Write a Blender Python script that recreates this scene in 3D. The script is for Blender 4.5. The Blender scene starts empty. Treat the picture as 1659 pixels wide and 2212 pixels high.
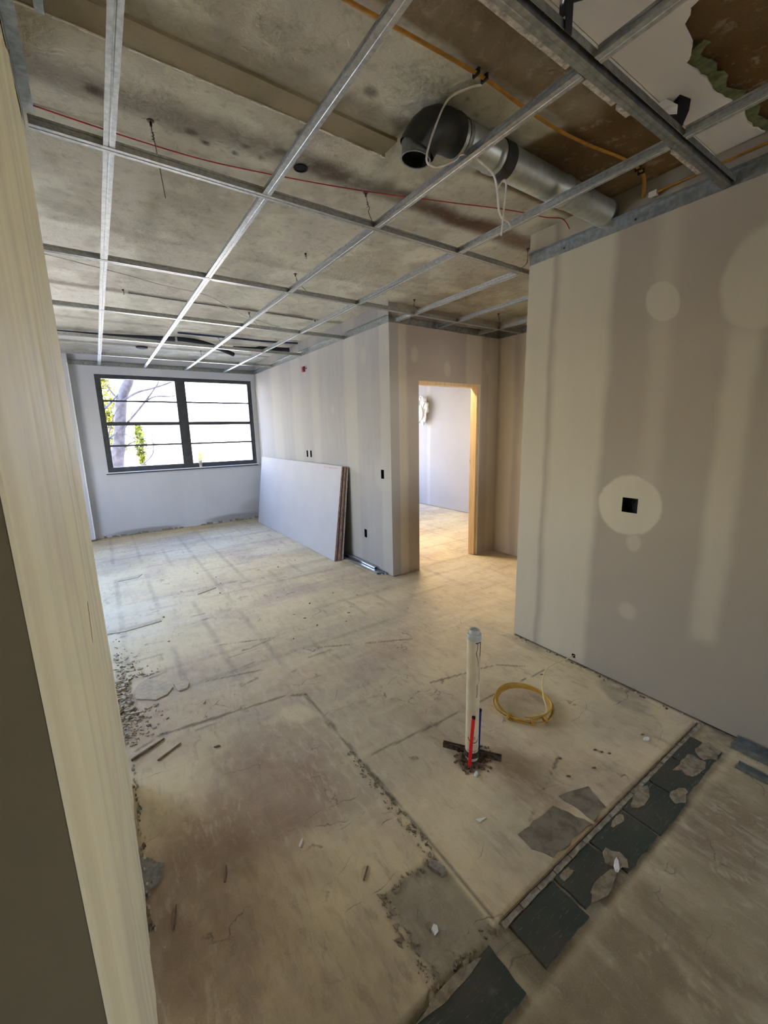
import bpy, bmesh, math, random
import numpy as np
from mathutils import Vector, Matrix

random.seed(7)
rng = np.random.default_rng(7)
S = bpy.context.scene
COL = S.collection

# ------------------------------------------------------------------ camera, sky, sun, fill light, exposure
cam_d = bpy.data.cameras.new('camera')
cam_d.sensor_fit = 'HORIZONTAL'
cam_d.sensor_width = 36.0
cam_d.lens = 892.1 / 1659 * 36.0
cam_d.clip_start = 0.02
cam_d.clip_end = 200
cam = bpy.data.objects.new('camera', cam_d)
COL.objects.link(cam)
rgt = Vector((0.82406, -0.56609, -0.02159))
dwn = Vector((-0.12695, -0.14740, -0.98090))
fwd = Vector((0.55210, 0.81106, -0.19334))
cam.matrix_world = Matrix(((rgt.x, -dwn.x, -fwd.x, 0), (rgt.y, -dwn.y, -fwd.y, 0), (rgt.z, -dwn.z, -fwd.z, 1.62), (0, 0, 0, 1)))
S.camera = cam

S.view_settings.view_transform = 'Standard'
S.view_settings.look = 'None'
S.view_settings.gamma = 1.0
S.view_settings.use_curve_mapping = False
S.view_settings.exposure = 1.85

SKY = 5.0
world = bpy.data.worlds.new('sky')
S.world = world
world.use_nodes = True
wn = world.node_tree
wn.nodes.clear()
w_out = wn.nodes.new('ShaderNodeOutputWorld')
w_bg = wn.nodes.new('ShaderNodeBackground')
w_tc = wn.nodes.new('ShaderNodeTexCoord')
w_sep = wn.nodes.new('ShaderNodeSeparateXYZ')
w_rmp = wn.nodes.new('ShaderNodeValToRGB')
w_map = wn.nodes.new('ShaderNodeMapRange')
wn.links.new(w_tc.outputs['Generated'], w_sep.inputs[0])
wn.links.new(w_sep.outputs['Z'], w_map.inputs[0])
w_map.inputs[1].default_value = -0.2
w_map.inputs[2].default_value = 1.0
wn.links.new(w_map.outputs[0], w_rmp.inputs[0])
els = w_rmp.color_ramp.elements
els[0].position = 0.0
els[0].color = (0.30, 0.28, 0.25, 1)
els[1].position = 1.0
els[1].color = (0.30, 0.66, 1.75, 1)
for p, c in ((0.15, (0.40, 0.37, 0.33, 1)), (0.18, (1.0, 0.97, 0.90, 1)), (0.36, (0.66, 0.78, 1.08, 1)), (0.55, (0.60, 0.75, 1.12, 1)), (0.78, (0.32, 0.66, 1.65, 1))):
    e = els.new(p)
    e.color = c
wn.links.new(w_rmp.outputs[0], w_bg.inputs[0])
w_bg.inputs[1].default_value = SKY
wn.links.new(w_bg.outputs[0], w_out.inputs[0])

S.cycles.max_bounces = 10
S.cycles.diffuse_bounces = 7
S.cycles.adaptive_threshold = 0.06
S.cycles.adaptive_min_samples = 16
S.cycles.glossy_bounces = 4
S.cycles.transparent_max_bounces = 16
S.cycles.sample_clamp_indirect = 6.0


def portal(name, loc, rot, sx, sy):
    d = bpy.data.lights.new(name, 'AREA')
    d.shape = 'RECTANGLE'
    d.size, d.size_y = sx, sy
    d.cycles.is_portal = True
    o = bpy.data.objects.new(name, d)
    o.location = loc
    o.rotation_euler = rot
    COL.objects.link(o)


PI = math.pi
fill_light_d = bpy.data.lights.new('next_room_fill_light', 'AREA')  # unseen warm fill added to brighten the floor at the doorway
fill_light_d.shape = 'DISK'
fill_light_d.size = 0.35
fill_light_d.energy = 24.0
fill_light_d.color = (1.0, 0.80, 0.56)
fill_light = bpy.data.objects.new('next_room_fill_light', fill_light_d)
fill_light.location = (3.5, 4.35, 2.84)
COL.objects.link(fill_light)
sun_d = bpy.data.lights.new('sun', 'SUN')
sun_d.energy = 18.0
sun_d.angle = 0.009
sun_d.color = (1.0, 0.89, 0.72)
sun = bpy.data.objects.new('sun', sun_d)
sun.rotation_euler = (math.radians(38), 0, math.radians(-14))
COL.objects.link(sun)
portal('portal_front_window', (1.29, 8.14, 1.80), (-PI / 2, 0, 0), 2.4, 1.52)
portal('portal_next_room_window', (4.3, 8.14, 1.68), (-PI / 2, 0, 0), 2.5, 1.8)
portal('portal_left_fill_opening', (-1.78, 4.85, 1.675), (0, -PI / 2, 0), 1.35, 2.5)  # guides daylight through the added left opening
portal('portal_hall_fill_opening', (3.475, 1.76, 1.7), (PI / 2, 0, 0), 0.65, 1.0)  # for the opening added in the unseen hall wall
portal('portal_rear_fill_opening', (2.02, -3.14, 1.7), (PI / 2, 0, 0), 0.85, 1.4)  # for the fill opening added behind the camera

# ------------------------------------------------------------------ helpers
ROOT = {}


def srgb(r, g, b):
    f = lambda v: (v / 255 / 12.92) if v / 255 <= 0.04045 else ((v / 255 + 0.055) / 1.055) ** 2.4
    return (f(r), f(g), f(b), 1.0)


class MB:
    """collects vertices and faces, several material slots"""

    def __init__(s):
        s.v, s.f, s.m = [], [], []

    def add(s, vs, fs, mi=0):
        b = len(s.v)
        s.v += [tuple(v) for v in vs]
        s.f += [tuple(i + b for i in f) for f in fs]
        s.m += [mi] * len(fs)
        return s

    def box(s, x0, x1, y0, y1, z0, z1, mi=0):
        vs = [(x, y, z) for z in (z0, z1) for y in (y0, y1) for x in (x0, x1)]
        return s.add(vs, [(0, 2, 3, 1), (4, 5, 7, 6), (0, 1, 5, 4), (2, 6, 7, 3), (0, 4, 6, 2), (1, 3, 7, 5)], mi)

    def obox(s, c, ax, ay, az, mi=0):
        """box from centre and three half-axis vectors"""
        c, ax, ay, az = map(Vector, (c, ax, ay, az))
        vs = [c + ax * i + ay * j + az * k for k in (-1, 1) for j in (-1, 1) for i in (-1, 1)]
        return s.add(vs, [(0, 2, 3, 1), (4, 5, 7, 6), (0, 1, 5, 4), (2, 6, 7, 3), (0, 4, 6, 2), (1, 3, 7, 5)], mi)

    def prism(s, pts, z0, z1, mi=0, inset=0.0):
        """polygon (x,y) extruded in z, the top drawn in by inset"""
        n = len(pts)
        cx = sum(p[0] for p in pts) / n
        cy = sum(p[1] for p in pts) / n
        top = []
        for x, y in pts:
            d = math.hypot(x - cx, y - cy) or 1
            k = max(0, 1 - inset / d)
            top.append((cx + (x - cx) * k, cy + (y - cy) * k, z1))
        vs = [(x, y, z0) for x, y in pts] + top
        a = sum(pts[i][0] * pts[(i + 1) % n][1] - pts[(i + 1) % n][0] * pts[i][1] for i in range(n))
        fs = [tuple(range(n))[::-1], tuple(range(n, 2 * n))] + [(i, (i + 1) % n, n + (i + 1) % n, n + i) for i in range(n)]
        if a < 0:
            fs = [f[::-1] for f in fs]
        return s.add(vs, fs, mi)

    def sweep(s, prof, p0, p1, side, up, mi=0, cap=True):
        """profile (a,b) swept from p0 to p1; a along side, b along up"""
        p0, p1, side, up = map(Vector, (p0, p1, side, up))
        n = len(prof)
        vs = [p + side * a + up * b for p in (p0, p1) for a, b in prof]
        fs = [(i, (i + 1) % n, n + (i + 1) % n, n + i) for i in range(n)]
        if cap:
            fs += [tuple(range(n))[::-1], tuple(range(n, 2 * n))]
        return s.add(vs, fs, mi)

    def tube(s, path, r, seg=8, mi=0, cap=True, flat=None):
        """round tube along a path; r may be a list; flat=(k) squashes vertically"""
        P = [Vector(p) for p in path]
        n = len(P)
        R = r if isinstance(r, (list, tuple)) else [r] * n
        vs, fs = [], []
        prev = None
        for i, p in enumerate(P):
            t = (P[min(i + 1, n - 1)] - P[max(i - 1, 0)])
            if t.length < 1e-9:
                t = Vector((0, 0, 1))
            t.normalize()
            if prev is None:
                u = t.cross(Vector((0, 0, 1)))
                if u.length < 1e-3:
                    u = Vector((1, 0, 0))
            else:
                u = prev - t * prev.dot(t)
            u.normalize()
            prev = u
            w = u.cross(t)
            k = flat or 1.0
            for j in range(seg):
                a = 2 * PI * j / seg
                vs.append(p + u * (R[i] * math.cos(a)) + w * (R[i] * k * math.sin(a)))
        for i in range(n - 1):
            for j in range(seg):
                fs.append((i * seg + j, i * seg + (j + 1) % seg, (i + 1) * seg + (j + 1) % seg, (i + 1) * seg + j))
        if cap:
            fs.append(tuple(range(seg))[::-1])
            fs.append(tuple((n - 1) * seg + j for j in range(seg)))
        return s.add(vs, fs, mi)

    def lathe(s, prof, c, seg=24, mi=0, axis=(0, 0, 1)):
        """profile (r, h) spun about an axis through c"""
        c, ax = Vector(c), Vector(axis).normalized()
        u = ax.cross(Vector((0, 0, 1)))
        if u.length < 1e-3:
            u = Vector((1, 0, 0))
        u.normalize()
        w = ax.cross(u)
        vs, fs = [], []
        n = len(prof)
        for r, h in prof:
            for j in range(seg):
                a = 2 * PI * j / seg
                vs.append(c + ax * h + (u * math.cos(a) + w * math.sin(a)) * r)
        for i in range(n - 1):
            for j in range(seg):
                fs.append((i * seg + j, i * seg + (j + 1) % seg, (i + 1) * seg + (j + 1) % seg, (i + 1) * seg + j))
        return s.add(vs, fs, mi)


def children_fix(o, parent):
    o.parent = parent
    o.matrix_parent_inverse = Matrix.Translation(-parent.location)


def build(name, mb, mat, parent=None, smooth=False, label=None, cat=None, group=None, kind=None):
    me = bpy.data.meshes.new(name)
    me.from_pydata(mb.v, [], mb.f)
    mats = mat if isinstance(mat, (list, tuple)) else [mat]
    for m in mats:
        me.materials.append(m)
    if len(mats) > 1:
        me.polygons.foreach_set('material_index', mb.m)
    if smooth:
        me.polygons.foreach_set('use_smooth', [True] * len(me.polygons))
        try:
            me.set_sharp_from_angle(angle=math.radians(40))
        except Exception:
            pass
    me.update()
    o = bpy.data.objects.new(name, me)
    COL.objects.link(o)
    if parent is not None:
        children_fix(o, parent)
    tag(o, label, cat, group, kind)
    return o


def tag(o, label=None, cat=None, group=None, kind=None):
    if label:
        o['label'] = label
    if cat:
        o['category'] = cat
    if group:
        o['group'] = group
    if kind:
        o['kind'] = kind
    return o


def thing(name, loc, label, cat, group=None):
    o = bpy.data.objects.new(name, None)
    o.empty_display_size = 0.05
    o.location = loc
    COL.objects.link(o)
    return tag(o, label, cat, group)


# ------------------------------------------------------------------ node helpers
def smooth_path(pts, n=8):
    P = [Vector(q) for q in pts]
    out = []
    for i in range(len(P) - 1):
        a, b = P[max(i - 1, 0)], P[i]
        c, d = P[i + 1], P[min(i + 2, len(P) - 1)]
        for k in range(n):
            t = k / n
            out.append(0.5 * ((2 * b) + (c - a) * t + (2 * a - 5 * b + 4 * c - d) * t * t + (3 * b - a - 3 * c + d) * t ** 3))
    out.append(P[-1])
    return out


class NT:
    def __init__(s, name):
        s.mat = bpy.data.materials.new(name)
        s.mat.use_nodes = True
        s.t = s.mat.node_tree
        s.t.nodes.clear()
        s.out = s.t.nodes.new('ShaderNodeOutputMaterial')
        s.bsdf = s.t.nodes.new('ShaderNodeBsdfPrincipled')
        s.t.links.new(s.bsdf.outputs[0], s.out.inputs[0])

    def n(s, typ, **kw):
        nd = s.t.nodes.new(typ)
        for k, v in kw.items():
            setattr(nd, k, v)
        return nd

    def put(s, inp, val):
        if isinstance(val, bpy.types.NodeSocket):
            s.t.links.new(val, inp)
        else:
            inp.default_value = val

    def math(s, op, a, b=None, c=None, clamp=False):
        nd = s.n('ShaderNodeMath', operation=op, use_clamp=clamp)
        s.put(nd.inputs[0], a)
        if b is not None:
            s.put(nd.inputs[1], b)
        if c is not None:
            s.put(nd.inputs[2], c)
        return nd.outputs[0]

    def add(s, a, b): return s.math('ADD', a, b)
    def mul(s, a, b): return s.math('MULTIPLY', a, b)

    def step(s, v, a, b):
        """smooth 0..1 as v goes a..b (a may exceed b)"""
        nd = s.n('ShaderNodeMapRange', interpolation_type='SMOOTHSTEP')
        s.put(nd.inputs[0], v)
        lo, hi, t0, t1 = (a, b, 0.0, 1.0) if a < b else (b, a, 1.0, 0.0)
        nd.inputs[1].default_value = lo
        nd.inputs[2].default_value = hi
        nd.inputs[3].default_value = t0
        nd.inputs[4].default_value = t1
        return nd.outputs[0]

    def pos(s):
        if not hasattr(s, '_p'):
            g = s.n('ShaderNodeNewGeometry')
            sp = s.n('ShaderNodeSeparateXYZ')
            s.t.links.new(g.outputs['Position'], sp.inputs[0])
            s._p = (g.outputs['Position'], sp.outputs[0], sp.outputs[1], sp.outputs[2])
        return s._p

    def obj(s):
        return s.n('ShaderNodeTexCoord').outputs['Object']

    def scaled(s, vec, sx, sy, sz):
        m = s.n('ShaderNodeMapping')
        s.put(m.inputs[0], vec)
        m.inputs['Scale'].default_value = (sx, sy, sz)
        return m.outputs[0]

    def noise(s, vec, scale, detail=4, rough=0.55, dist=0.0):
        nd = s.n('ShaderNodeTexNoise')
        s.put(nd.inputs['Vector'], vec)
        nd.inputs['Scale'].default_value = scale
        nd.inputs['Detail'].default_value = detail
        nd.inputs['Roughness'].default_value = rough
        nd.inputs['Distortion'].default_value = dist
        return nd.outputs[0]

    def mix(s, f, a, b, blend='MIX'):
        nd = s.n('ShaderNodeMix', data_type='RGBA', blend_type=blend)
        s.put(nd.inputs[0], f)
        s.put(nd.inputs[6], a)
        s.put(nd.inputs[7], b)
        return nd.outputs[2]

    def attr(s, name):
        return s.n('ShaderNodeAttribute', attribute_name=name).outputs['Color']

    def bump(s, h, strength=0.3, dist=0.01):
        nd = s.n('ShaderNodeBump')
        nd.inputs['Strength'].default_value = strength
        nd.inputs['Distance'].default_value = dist
        s.put(nd.inputs['Height'], h)
        s.put(s.bsdf.inputs['Normal'], nd.outputs[0])

    def set(s, color=None, rough=None, metal=None, spec=None):
        if color is not None:
            s.put(s.bsdf.inputs['Base Color'], color)
        if rough is not None:
            s.put(s.bsdf.inputs['Roughness'], rough)
        if metal is not None:
            s.put(s.bsdf.inputs['Metallic'], metal)
        if spec is not None:
            s.put(s.bsdf.inputs['Specular IOR Level'], spec)
        return s.mat

    def band(s, u, c, hw, soft):
        d = s.math('ABSOLUTE', s.add(u, -c))
        return s.step(d, hw + soft, max(hw - soft, 0.0001))

    def oval(s, u, v, cu, cv, ru, rv, soft=0.12, tilt=0.0):
        a = s.add(u, -cu)
        b = s.add(v, -cv)
        if tilt:
            b = s.add(b, s.mul(a, tilt))
        d = s.math('SQRT', s.add(s.math('POWER', s.mul(a, 1 / ru), 2.0), s.math('POWER', s.mul(b, 1 / rv), 2.0)))
        return s.step(d, 1 + soft, 1 - soft)


def plain(name, color, rough=0.6, metal=0.0, var=0.08, scale=30.0, spec=0.4, bump=0.0, stretch=(1, 1, 1)):
    m = NT(name)
    v = m.scaled(m.obj(), *stretch)
    n = m.noise(v, scale, 5)
    dark = tuple(c * (1 - var * 2) for c in color[:3]) + (1,)
    lite = tuple(min(1, c * (1 + var * 1.2)) for c in color[:3]) + (1,)
    c = m.mix(m.step(n, 0.3, 0.7), dark, lite)
    m.set(c, rough, metal, spec)
    if bump:
        m.bump(n, bump, 0.004)
    return m.mat


def wall_mat(name, axis, board, mud, bands=(), ovals=(), extra=None, strength=0.75, streaky=0.0):
    """gypsum board with vertical joint compound bands and round patches; axis = horizontal coordinate (0 x, 1 y)"""
    m = NT(name)
    P, x, y, z = m.pos()
    u = (x, y)[axis]
    wob = m.mul(m.add(m.noise(P, 2.2, 3), -0.5), 0.07)
    wu = m.add(u, wob)
    wz = m.add(z, wob)
    mask = None
    for b in bands:
        c, hw, soft, amt = b[:4]
        k = m.mul(m.band(wu, c, hw, soft), amt)
        if len(b) > 4:
            k = m.mul(k, m.mul(m.step(wz, b[4] - 0.05, b[4] + 0.05), m.step(wz, b[5] + 0.08, b[5] - 0.08)))
        mask = k if mask is None else m.math('MAXIMUM', mask, k)
    wob2 = m.mul(m.add(m.noise(P, 9, 3), -0.5), 0.03)
    for (cu, cz, ru, rz, soft, amt, tilt) in ovals:
        k = m.mul(m.oval(m.add(u, wob2), m.add(z, wob2), cu, cz, ru, rz, soft, tilt), amt)
        mask = k if mask is None else m.math('MAXIMUM', mask, k)
    sv = m.scaled(P, 3.0, 3.0, 0.35)
    n1 = m.noise(sv, 2.0, 4)
    n2 = m.noise(P, 1.3, 4)
    b2 = tuple(c * 0.93 for c in board[:3]) + (1,)
    base = m.mix(m.step(n2, 0.35, 0.7), board, b2)
    if streaky:
        base = m.mix(m.mul(m.step(m.noise(sv, 5.0, 3), 0.35, 0.7), streaky), base, mud)
    if mask is None:
        col = base
    else:
        thick = m.mul(mask, m.add(m.mul(n1, 0.5), strength - 0.2))
        col = m.mix(thick, base, mud)
    if extra:
        for (cu, cz, ru, rz, c, amt) in extra:
            col = m.mix(m.mul(m.oval(m.add(u, wob2), m.add(z, wob2), cu, cz, ru, rz, 0.35), amt), col, c)
    m.set(col, 0.85, 0.0, 0.2)
    h = m.add(m.mul(m.noise(P, 160, 3), 0.12), m.mul(n1, 0.6))
    if mask is not None:
        h = m.add(h, m.mul(mask, 0.35))
    m.bump(h, 0.12, 0.01)
    return m.mat


BOARD = srgb(168, 156, 134)
MUD = srgb(202, 193, 164)
BOARD_W = srgb(154, 150, 143)

M = {}
M['galv'] = plain('galvanised_steel', srgb(174, 176, 170), 0.45, 0.85, 0.10, 60, bump=0.05)
M['duct'] = plain('duct_steel', srgb(170, 174, 162), 0.42, 0.6, 0.08, 20, bump=0.05)
M['stud'] = plain('bright_stud_steel', srgb(206, 210, 212), 0.24, 0.95, 0.05, 30)
M['galv_dark'] = plain('dull_galvanised_steel', srgb(146, 149, 143), 0.45, 0.8, 0.12, 40, bump=0.05)
M['black_steel'] = plain('black_steel', srgb(34, 36, 36), 0.5, 0.3, 0.1, 30)
M['screw'] = plain('dark_screw', srgb(38, 36, 34), 0.5, 0.5)
M['wire'] = plain('hanger_wire_steel', srgb(88, 80, 70), 0.5, 0.7)
M['rusty'] = plain('rusty_steel', srgb(92, 76, 60), 0.7, 0.4, 0.25, 60, bump=0.2)
M['tape_dark'] = plain('dark_duct_wrap', srgb(52, 52, 44), 0.55, 0.1, 0.15, 25, bump=0.3)
M['hollow'] = plain('cavity_shade', srgb(14, 13, 12), 0.9)  # near-black colour stands in for the shade inside holes
M['white_cable'] = plain('white_cable_sheath', srgb(212, 206, 190), 0.5)
M['yellow_cable'] = plain('yellow_cable_sheath', srgb(186, 142, 46), 0.5, var=0.06)
M['ochre_cable'] = plain('ochre_cable_sheath', srgb(170, 120, 34), 0.55, var=0.1)
M['red_wire'] = plain('red_wire', srgb(176, 42, 40), 0.5)
M['black_foam'] = plain('black_pipe_foam', srgb(40, 44, 48), 0.8, bump=0.2)
M['blue_tube'] = plain('dark_blue_tube', srgb(44, 56, 88), 0.5)
M['pvc'] = None
M['red_pex'] = plain('red_tube_plastic', srgb(222, 30, 32), 0.35, var=0.03)
M['blue_pex'] = plain('blue_tube_plastic', srgb(24, 44, 112), 0.35, var=0.03)
M['paper_edge'] = plain('board_edge_tape', srgb(168, 140, 122), 0.85, var=0.2, scale=50)
M['paper_pink'] = plain('board_edge_pink', srgb(184, 132, 116), 0.85, var=0.25, scale=40)
M['paper_grey'] = plain('board_edge_grey', srgb(186, 176, 160), 0.85, var=0.2, scale=60)
M['board_white'] = plain('board_face_paper', srgb(168, 165, 160), 0.8, var=0.02, scale=3)
M['board_back'] = plain('board_back_paper', srgb(150, 140, 126), 0.85, var=0.05)
M['print'] = plain('faded_red_print', srgb(178, 132, 128), 0.85)
M['cup'] = plain('paper_cup', srgb(206, 200, 196), 0.6, var=0.03)
M['cup_sleeve'] = plain('cup_sleeve', srgb(168, 152, 140), 0.7)
M['red_box'] = plain('red_plastic', srgb(132, 24, 34), 0.4)
M['chip'] = plain('old_mortar', srgb(182, 166, 134), 0.95, var=0.08, scale=40, bump=0.2)
M['chip_white'] = plain('white_plaster_crumb', srgb(222, 216, 202), 0.95, var=0.06, bump=0.3)
M['chip_dark'] = plain('dark_splinter', srgb(118, 96, 70), 0.9, var=0.2)
M['chip_grey'] = plain('grey_slate_chip', srgb(134, 126, 108), 0.8, var=0.15, scale=60)
M['plastic'] = plain('white_plastic_sheet', srgb(226, 224, 222), 0.45, var=0.03)
M['frame'] = plain('dark_window_frame', srgb(66, 68, 70), 0.5, 0.2, 0.12, 14)
M['sill'] = plain('window_sill', srgb(214, 216, 220), 0.35, 0.0, 0.03)
M['sill_dark'] = plain('sill_edge', srgb(50, 52, 56), 0.5)
M['bead'] = plain('corner_bead', srgb(222, 222, 216), 0.5, 0.1, 0.03)
M['box_in'] = plain('outlet_box_inside', srgb(30, 28, 30), 0.7)
M['bark'] = plain('tree_bark', srgb(84, 76, 72), 0.9, var=0.2, scale=8, bump=0.4)
M['leaf'] = plain('pale_green_leaf', srgb(112, 112, 28), 0.7, var=0.3, scale=4)
M['facade'] = plain('white_facade', srgb(238, 236, 230), 0.9, var=0.02)
M['glass_far'] = plain('far_window_glass', srgb(150, 180, 200), 0.15)
M['shade_grey'] = plain('grey_unit', srgb(150, 148, 142), 0.7)
M['ground'] = plain('paved_ground', srgb(170, 164, 154), 0.95, var=0.1, scale=1)
M['black_wire'] = plain('black_service_wire', srgb(52, 48, 46), 0.7)

# pvc with purple primer runs
m = NT('white_drain_pvc')
n = m.noise(m.obj(), 14, 4)
M['pvc'] = m.set(m.mix(m.step(n, 0.35, 0.7), srgb(218, 204, 166), srgb(206, 190, 152)), 0.38, 0.0, 0.5)
M['primer'] = plain('purple_primer', srgb(52, 28, 44), 0.35)
M['pvc_cap'] = plain('pale_pipe_cap', srgb(188, 188, 176), 0.4, var=0.04)

# lumber
m = NT('pale_lumber')
v = m.scaled(m.pos()[0], 14, 14, 0.9)
n = m.noise(v, 3.5, 5, 0.6, 0.6)
kn = m.noise(m.scaled(m.pos()[0], 8, 8, 3.0), 2.4, 2)
c = m.mix(m.step(n, 0.3, 0.75), srgb(228, 200, 154), srgb(210, 176, 126))
c = m.mix(m.step(kn, 0.70, 0.76), c, srgb(150, 100, 58))
M['lumber'] = m.set(c, 0.7, 0.0, 0.3)

# glass pane: clear with a faint reflection
m = NT('window_glass')
tr = m.n('ShaderNodeBsdfTransparent')
gl = m.n('ShaderNodeBsdfGlossy')
gl.inputs['Roughness'].default_value = 0.02
mx = m.n('ShaderNodeMixShader')
lw = m.n('ShaderNodeLayerWeight')
lw.inputs['Blend'].default_value = 0.25
m.t.links.new(m.mul(lw.outputs['Fresnel'], 0.35), mx.inputs[0])
m.t.links.new(tr.outputs[0], mx.inputs[1])
m.t.links.new(gl.outputs[0], mx.inputs[2])
m.t.links.new(mx.outputs[0], m.out.inputs[0])
M['glass'] = m.mat

# slate tile remnants
m = NT('dark_slate_tile')
P = m.pos()[0]
n = m.noise(P, 5, 5)
sc = m.noise(m.scaled(P, 6, 60, 1), 4, 3, 0.6, 1.0)
c = m.mix(m.step(n, 0.35, 0.65), srgb(56, 62, 50), srgb(72, 68, 54))
c = m.mix(m.mul(m.step(sc, 0.60, 0.72), 0.6), c, srgb(142, 138, 116))
dust = m.noise(P, 3.1, 6, 0.7)
c = m.mix(m.mul(m.step(dust, 0.56, 0.72), 0.75), c, srgb(140, 130, 108))
M['slate'] = m.set(c, 0.5, 0.0, 0.4)
m.bump(sc, 0.15, 0.004)


# ------------------------------------------------------------------ numpy noise for painted relief and old stains
def vnoise(X, Y, scale, seed):
    r = np.random.default_rng(seed)
    L = 97
    T = r.random((L, L))
    x = X * scale + 1000.0
    y = Y * scale + 1000.0
    xi = np.floor(x).astype(int)
    yi = np.floor(y).astype(int)
    fx = x - xi
    fy = y - yi
    fx = fx * fx * (3 - 2 * fx)
    fy = fy * fy * (3 - 2 * fy)
    a = T[xi % L, yi % L]
    b = T[(xi + 1) % L, yi % L]
    c = T[xi % L, (yi + 1) % L]
    d = T[(xi + 1) % L, (yi + 1) % L]
    return (a * (1 - fx) + b * fx) * (1 - fy) + (c * (1 - fx) + d * fx) * fy


def fbm(X, Y, scale, seed, oct=5, rough=0.55):
    t = np.zeros_like(X)
    amp, tot = 1.0, 0.0
    for k in range(oct):
        t += amp * vnoise(X, Y, scale * 2 ** k, seed + k)
        tot += amp
        amp *= rough
    return t / tot


def sst(v, a, b):
    t = np.clip((v - a) / (b - a), 0, 1)
    return t * t * (3 - 2 * t)


class Paint:
    def __init__(s, X, Y, base):
        s.X, s.Y = X, Y
        s.C = np.zeros(X.shape + (3,))
        s.C[:] = base[:3]

    def mix(s, mask, col):
        mk = np.clip(mask, 0, 1)[..., None]
        s.C = s.C * (1 - mk) + np.array(col[:3]) * mk

    def blob(s, cx, cy, rx, ry, col, amt=0.6, soft=0.5, rot=0.0, wob=0.35, seed=0, wscale=4):
        c, q = math.cos(rot), math.sin(rot)
        dx, dy = s.X - cx, s.Y - cy
        a = (dx * c + dy * q) / rx
        b = (-dx * q + dy * c) / ry
        d = np.sqrt(a * a + b * b) + (fbm(s.X, s.Y, wscale, 50 + seed, 4) - 0.5) * 2 * wob
        brush = 0.72 + 0.56 * (fbm(s.X * 5 + s.Y * 2, s.Y * 1.2 - s.X * 0.4, 3.0, 150 + seed, 3) - 0.5) * 2
        s.mix(amt * brush * (1 - sst(d, 1 - soft, 1 + soft)), col)

    def line(s, x0, y0, x1, y1, w, col, amt=0.7, soft=0.5, wob=0.01, seed=0):
        dx, dy = x1 - x0, y1 - y0
        L2 = dx * dx + dy * dy
        t = np.clip(((s.X - x0) * dx + (s.Y - y0) * dy) / L2, 0, 1)
        px, py = x0 + dx * t, y0 + dy * t
        d = np.hypot(s.X - px, s.Y - py) + (fbm(s.X, s.Y, 9, 70 + seed, 3) - 0.5) * 2 * wob
        s.mix(amt * (1 - sst(d, w * (1 - soft), w * (1 + soft))), col)


def grid_obj(name, xs, ys, Z, C, mat, parent=None, kind=None, flip=False):
    nx, ny = len(xs), len(ys)
    X, Y = np.meshgrid(xs, ys, indexing='ij')
    co = np.stack([X, Y, Z], -1).reshape(-1, 3)
    idx = np.arange(nx * ny).reshape(nx, ny)
    a, b, c, d = idx[:-1, :-1].ravel(), idx[1:, :-1].ravel(), idx[1:, 1:].ravel(), idx[:-1, 1:].ravel()
    F = np.stack([a, b, c, d] if not flip else [a, d, c, b], -1)
    me = bpy.data.meshes.new(name)
    me.vertices.add(nx * ny)
    me.vertices.foreach_set('co', co.ravel())
    nf = len(F)
    me.loops.add(nf * 4)
    me.loops.foreach_set('vertex_index', F.ravel())
    me.polygons.add(nf)
    me.polygons.foreach_set('loop_start', np.arange(nf) * 4)
    me.polygons.foreach_set('loop_total', np.full(nf, 4))
    me.polygons.foreach_set('use_smooth', np.ones(nf, bool))
    me.update(calc_edges=True)
    at = me.color_attributes.new('paint', 'FLOAT_COLOR', 'POINT')
    rgba = np.ones((nx * ny, 4), np.float32)
    rgba[:, :3] = C.reshape(-1, 3)
    at.data.foreach_set('color', rgba.ravel())
    me.materials.append(mat)
    o = bpy.data.objects.new(name, me)
    COL.objects.link(o)
    if parent is not None:
        children_fix(o, parent)
    if kind:
        o['kind'] = kind
    return o


def span(*segs):
    """segs: (start, stop, step) joined"""
    out = []
    for a, b, st in segs:
        n = max(1, int(round((b - a) / st)))
        out += list(np.linspace(a, b, n, endpoint=False))
    out.append(segs[-1][1])
    return np.array(out)


# ------------------------------------------------------------------ floor
DUST = srgb(186, 172, 142)
CREAM = srgb(208, 194, 158)
MAUVE = srgb(146, 122, 100)
BROWN = srgb(126, 102, 78)
GREY = srgb(160, 154, 140)
PINK = srgb(172, 152, 136)
DARK = srgb(92, 82, 66)

xs = span((-1.75, -0.25, 0.06), (-0.25, 2.62, 0.0115), (2.62, 5.9, 0.05))
ys = span((-3.05, 0.1, 0.06), (0.1, 3.3, 0.0115), (3.3, 8.0, 0.022))
X, Y = np.meshgrid(xs, ys, indexing='ij')
p = Paint(X, Y, DUST)
f1 = fbm(X, Y, 1.1, 1, 5)
f2 = fbm(X, Y, 2.6, 9, 5)
f3 = fbm(X * 1.0, Y * 1.0, 6.0, 17, 4)
fs = fbm(X * 6, Y * 0.8, 2.0, 23, 4)
fs2 = fbm(X * 0.8, Y * 5, 2.0, 29, 4)
p.mix(0.75 * sst(f1, 0.44, 0.66), CREAM)
p.mix(0.45 * sst(f2, 0.50, 0.72), PINK)
p.mix(0.40 * sst(1 - f1, 0.48, 0.70), GREY)
p.mix(0.35 * sst(fs2, 0.52, 0.7), CREAM)
# swept dust bands, far part of the room
far = sst(Y, 3.0, 4.0)
p.mix(far * 0.5 * sst(fbm(X * 0.7, Y * 2.4, 1.2, 31, 4), 0.5, 0.62), srgb(206, 196, 172))
p.mix(far * 0.45 * sst(fbm(X * 0.9, Y * 1.6, 1.4, 37, 4), 0.54, 0.66), srgb(168, 150, 138))
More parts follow.
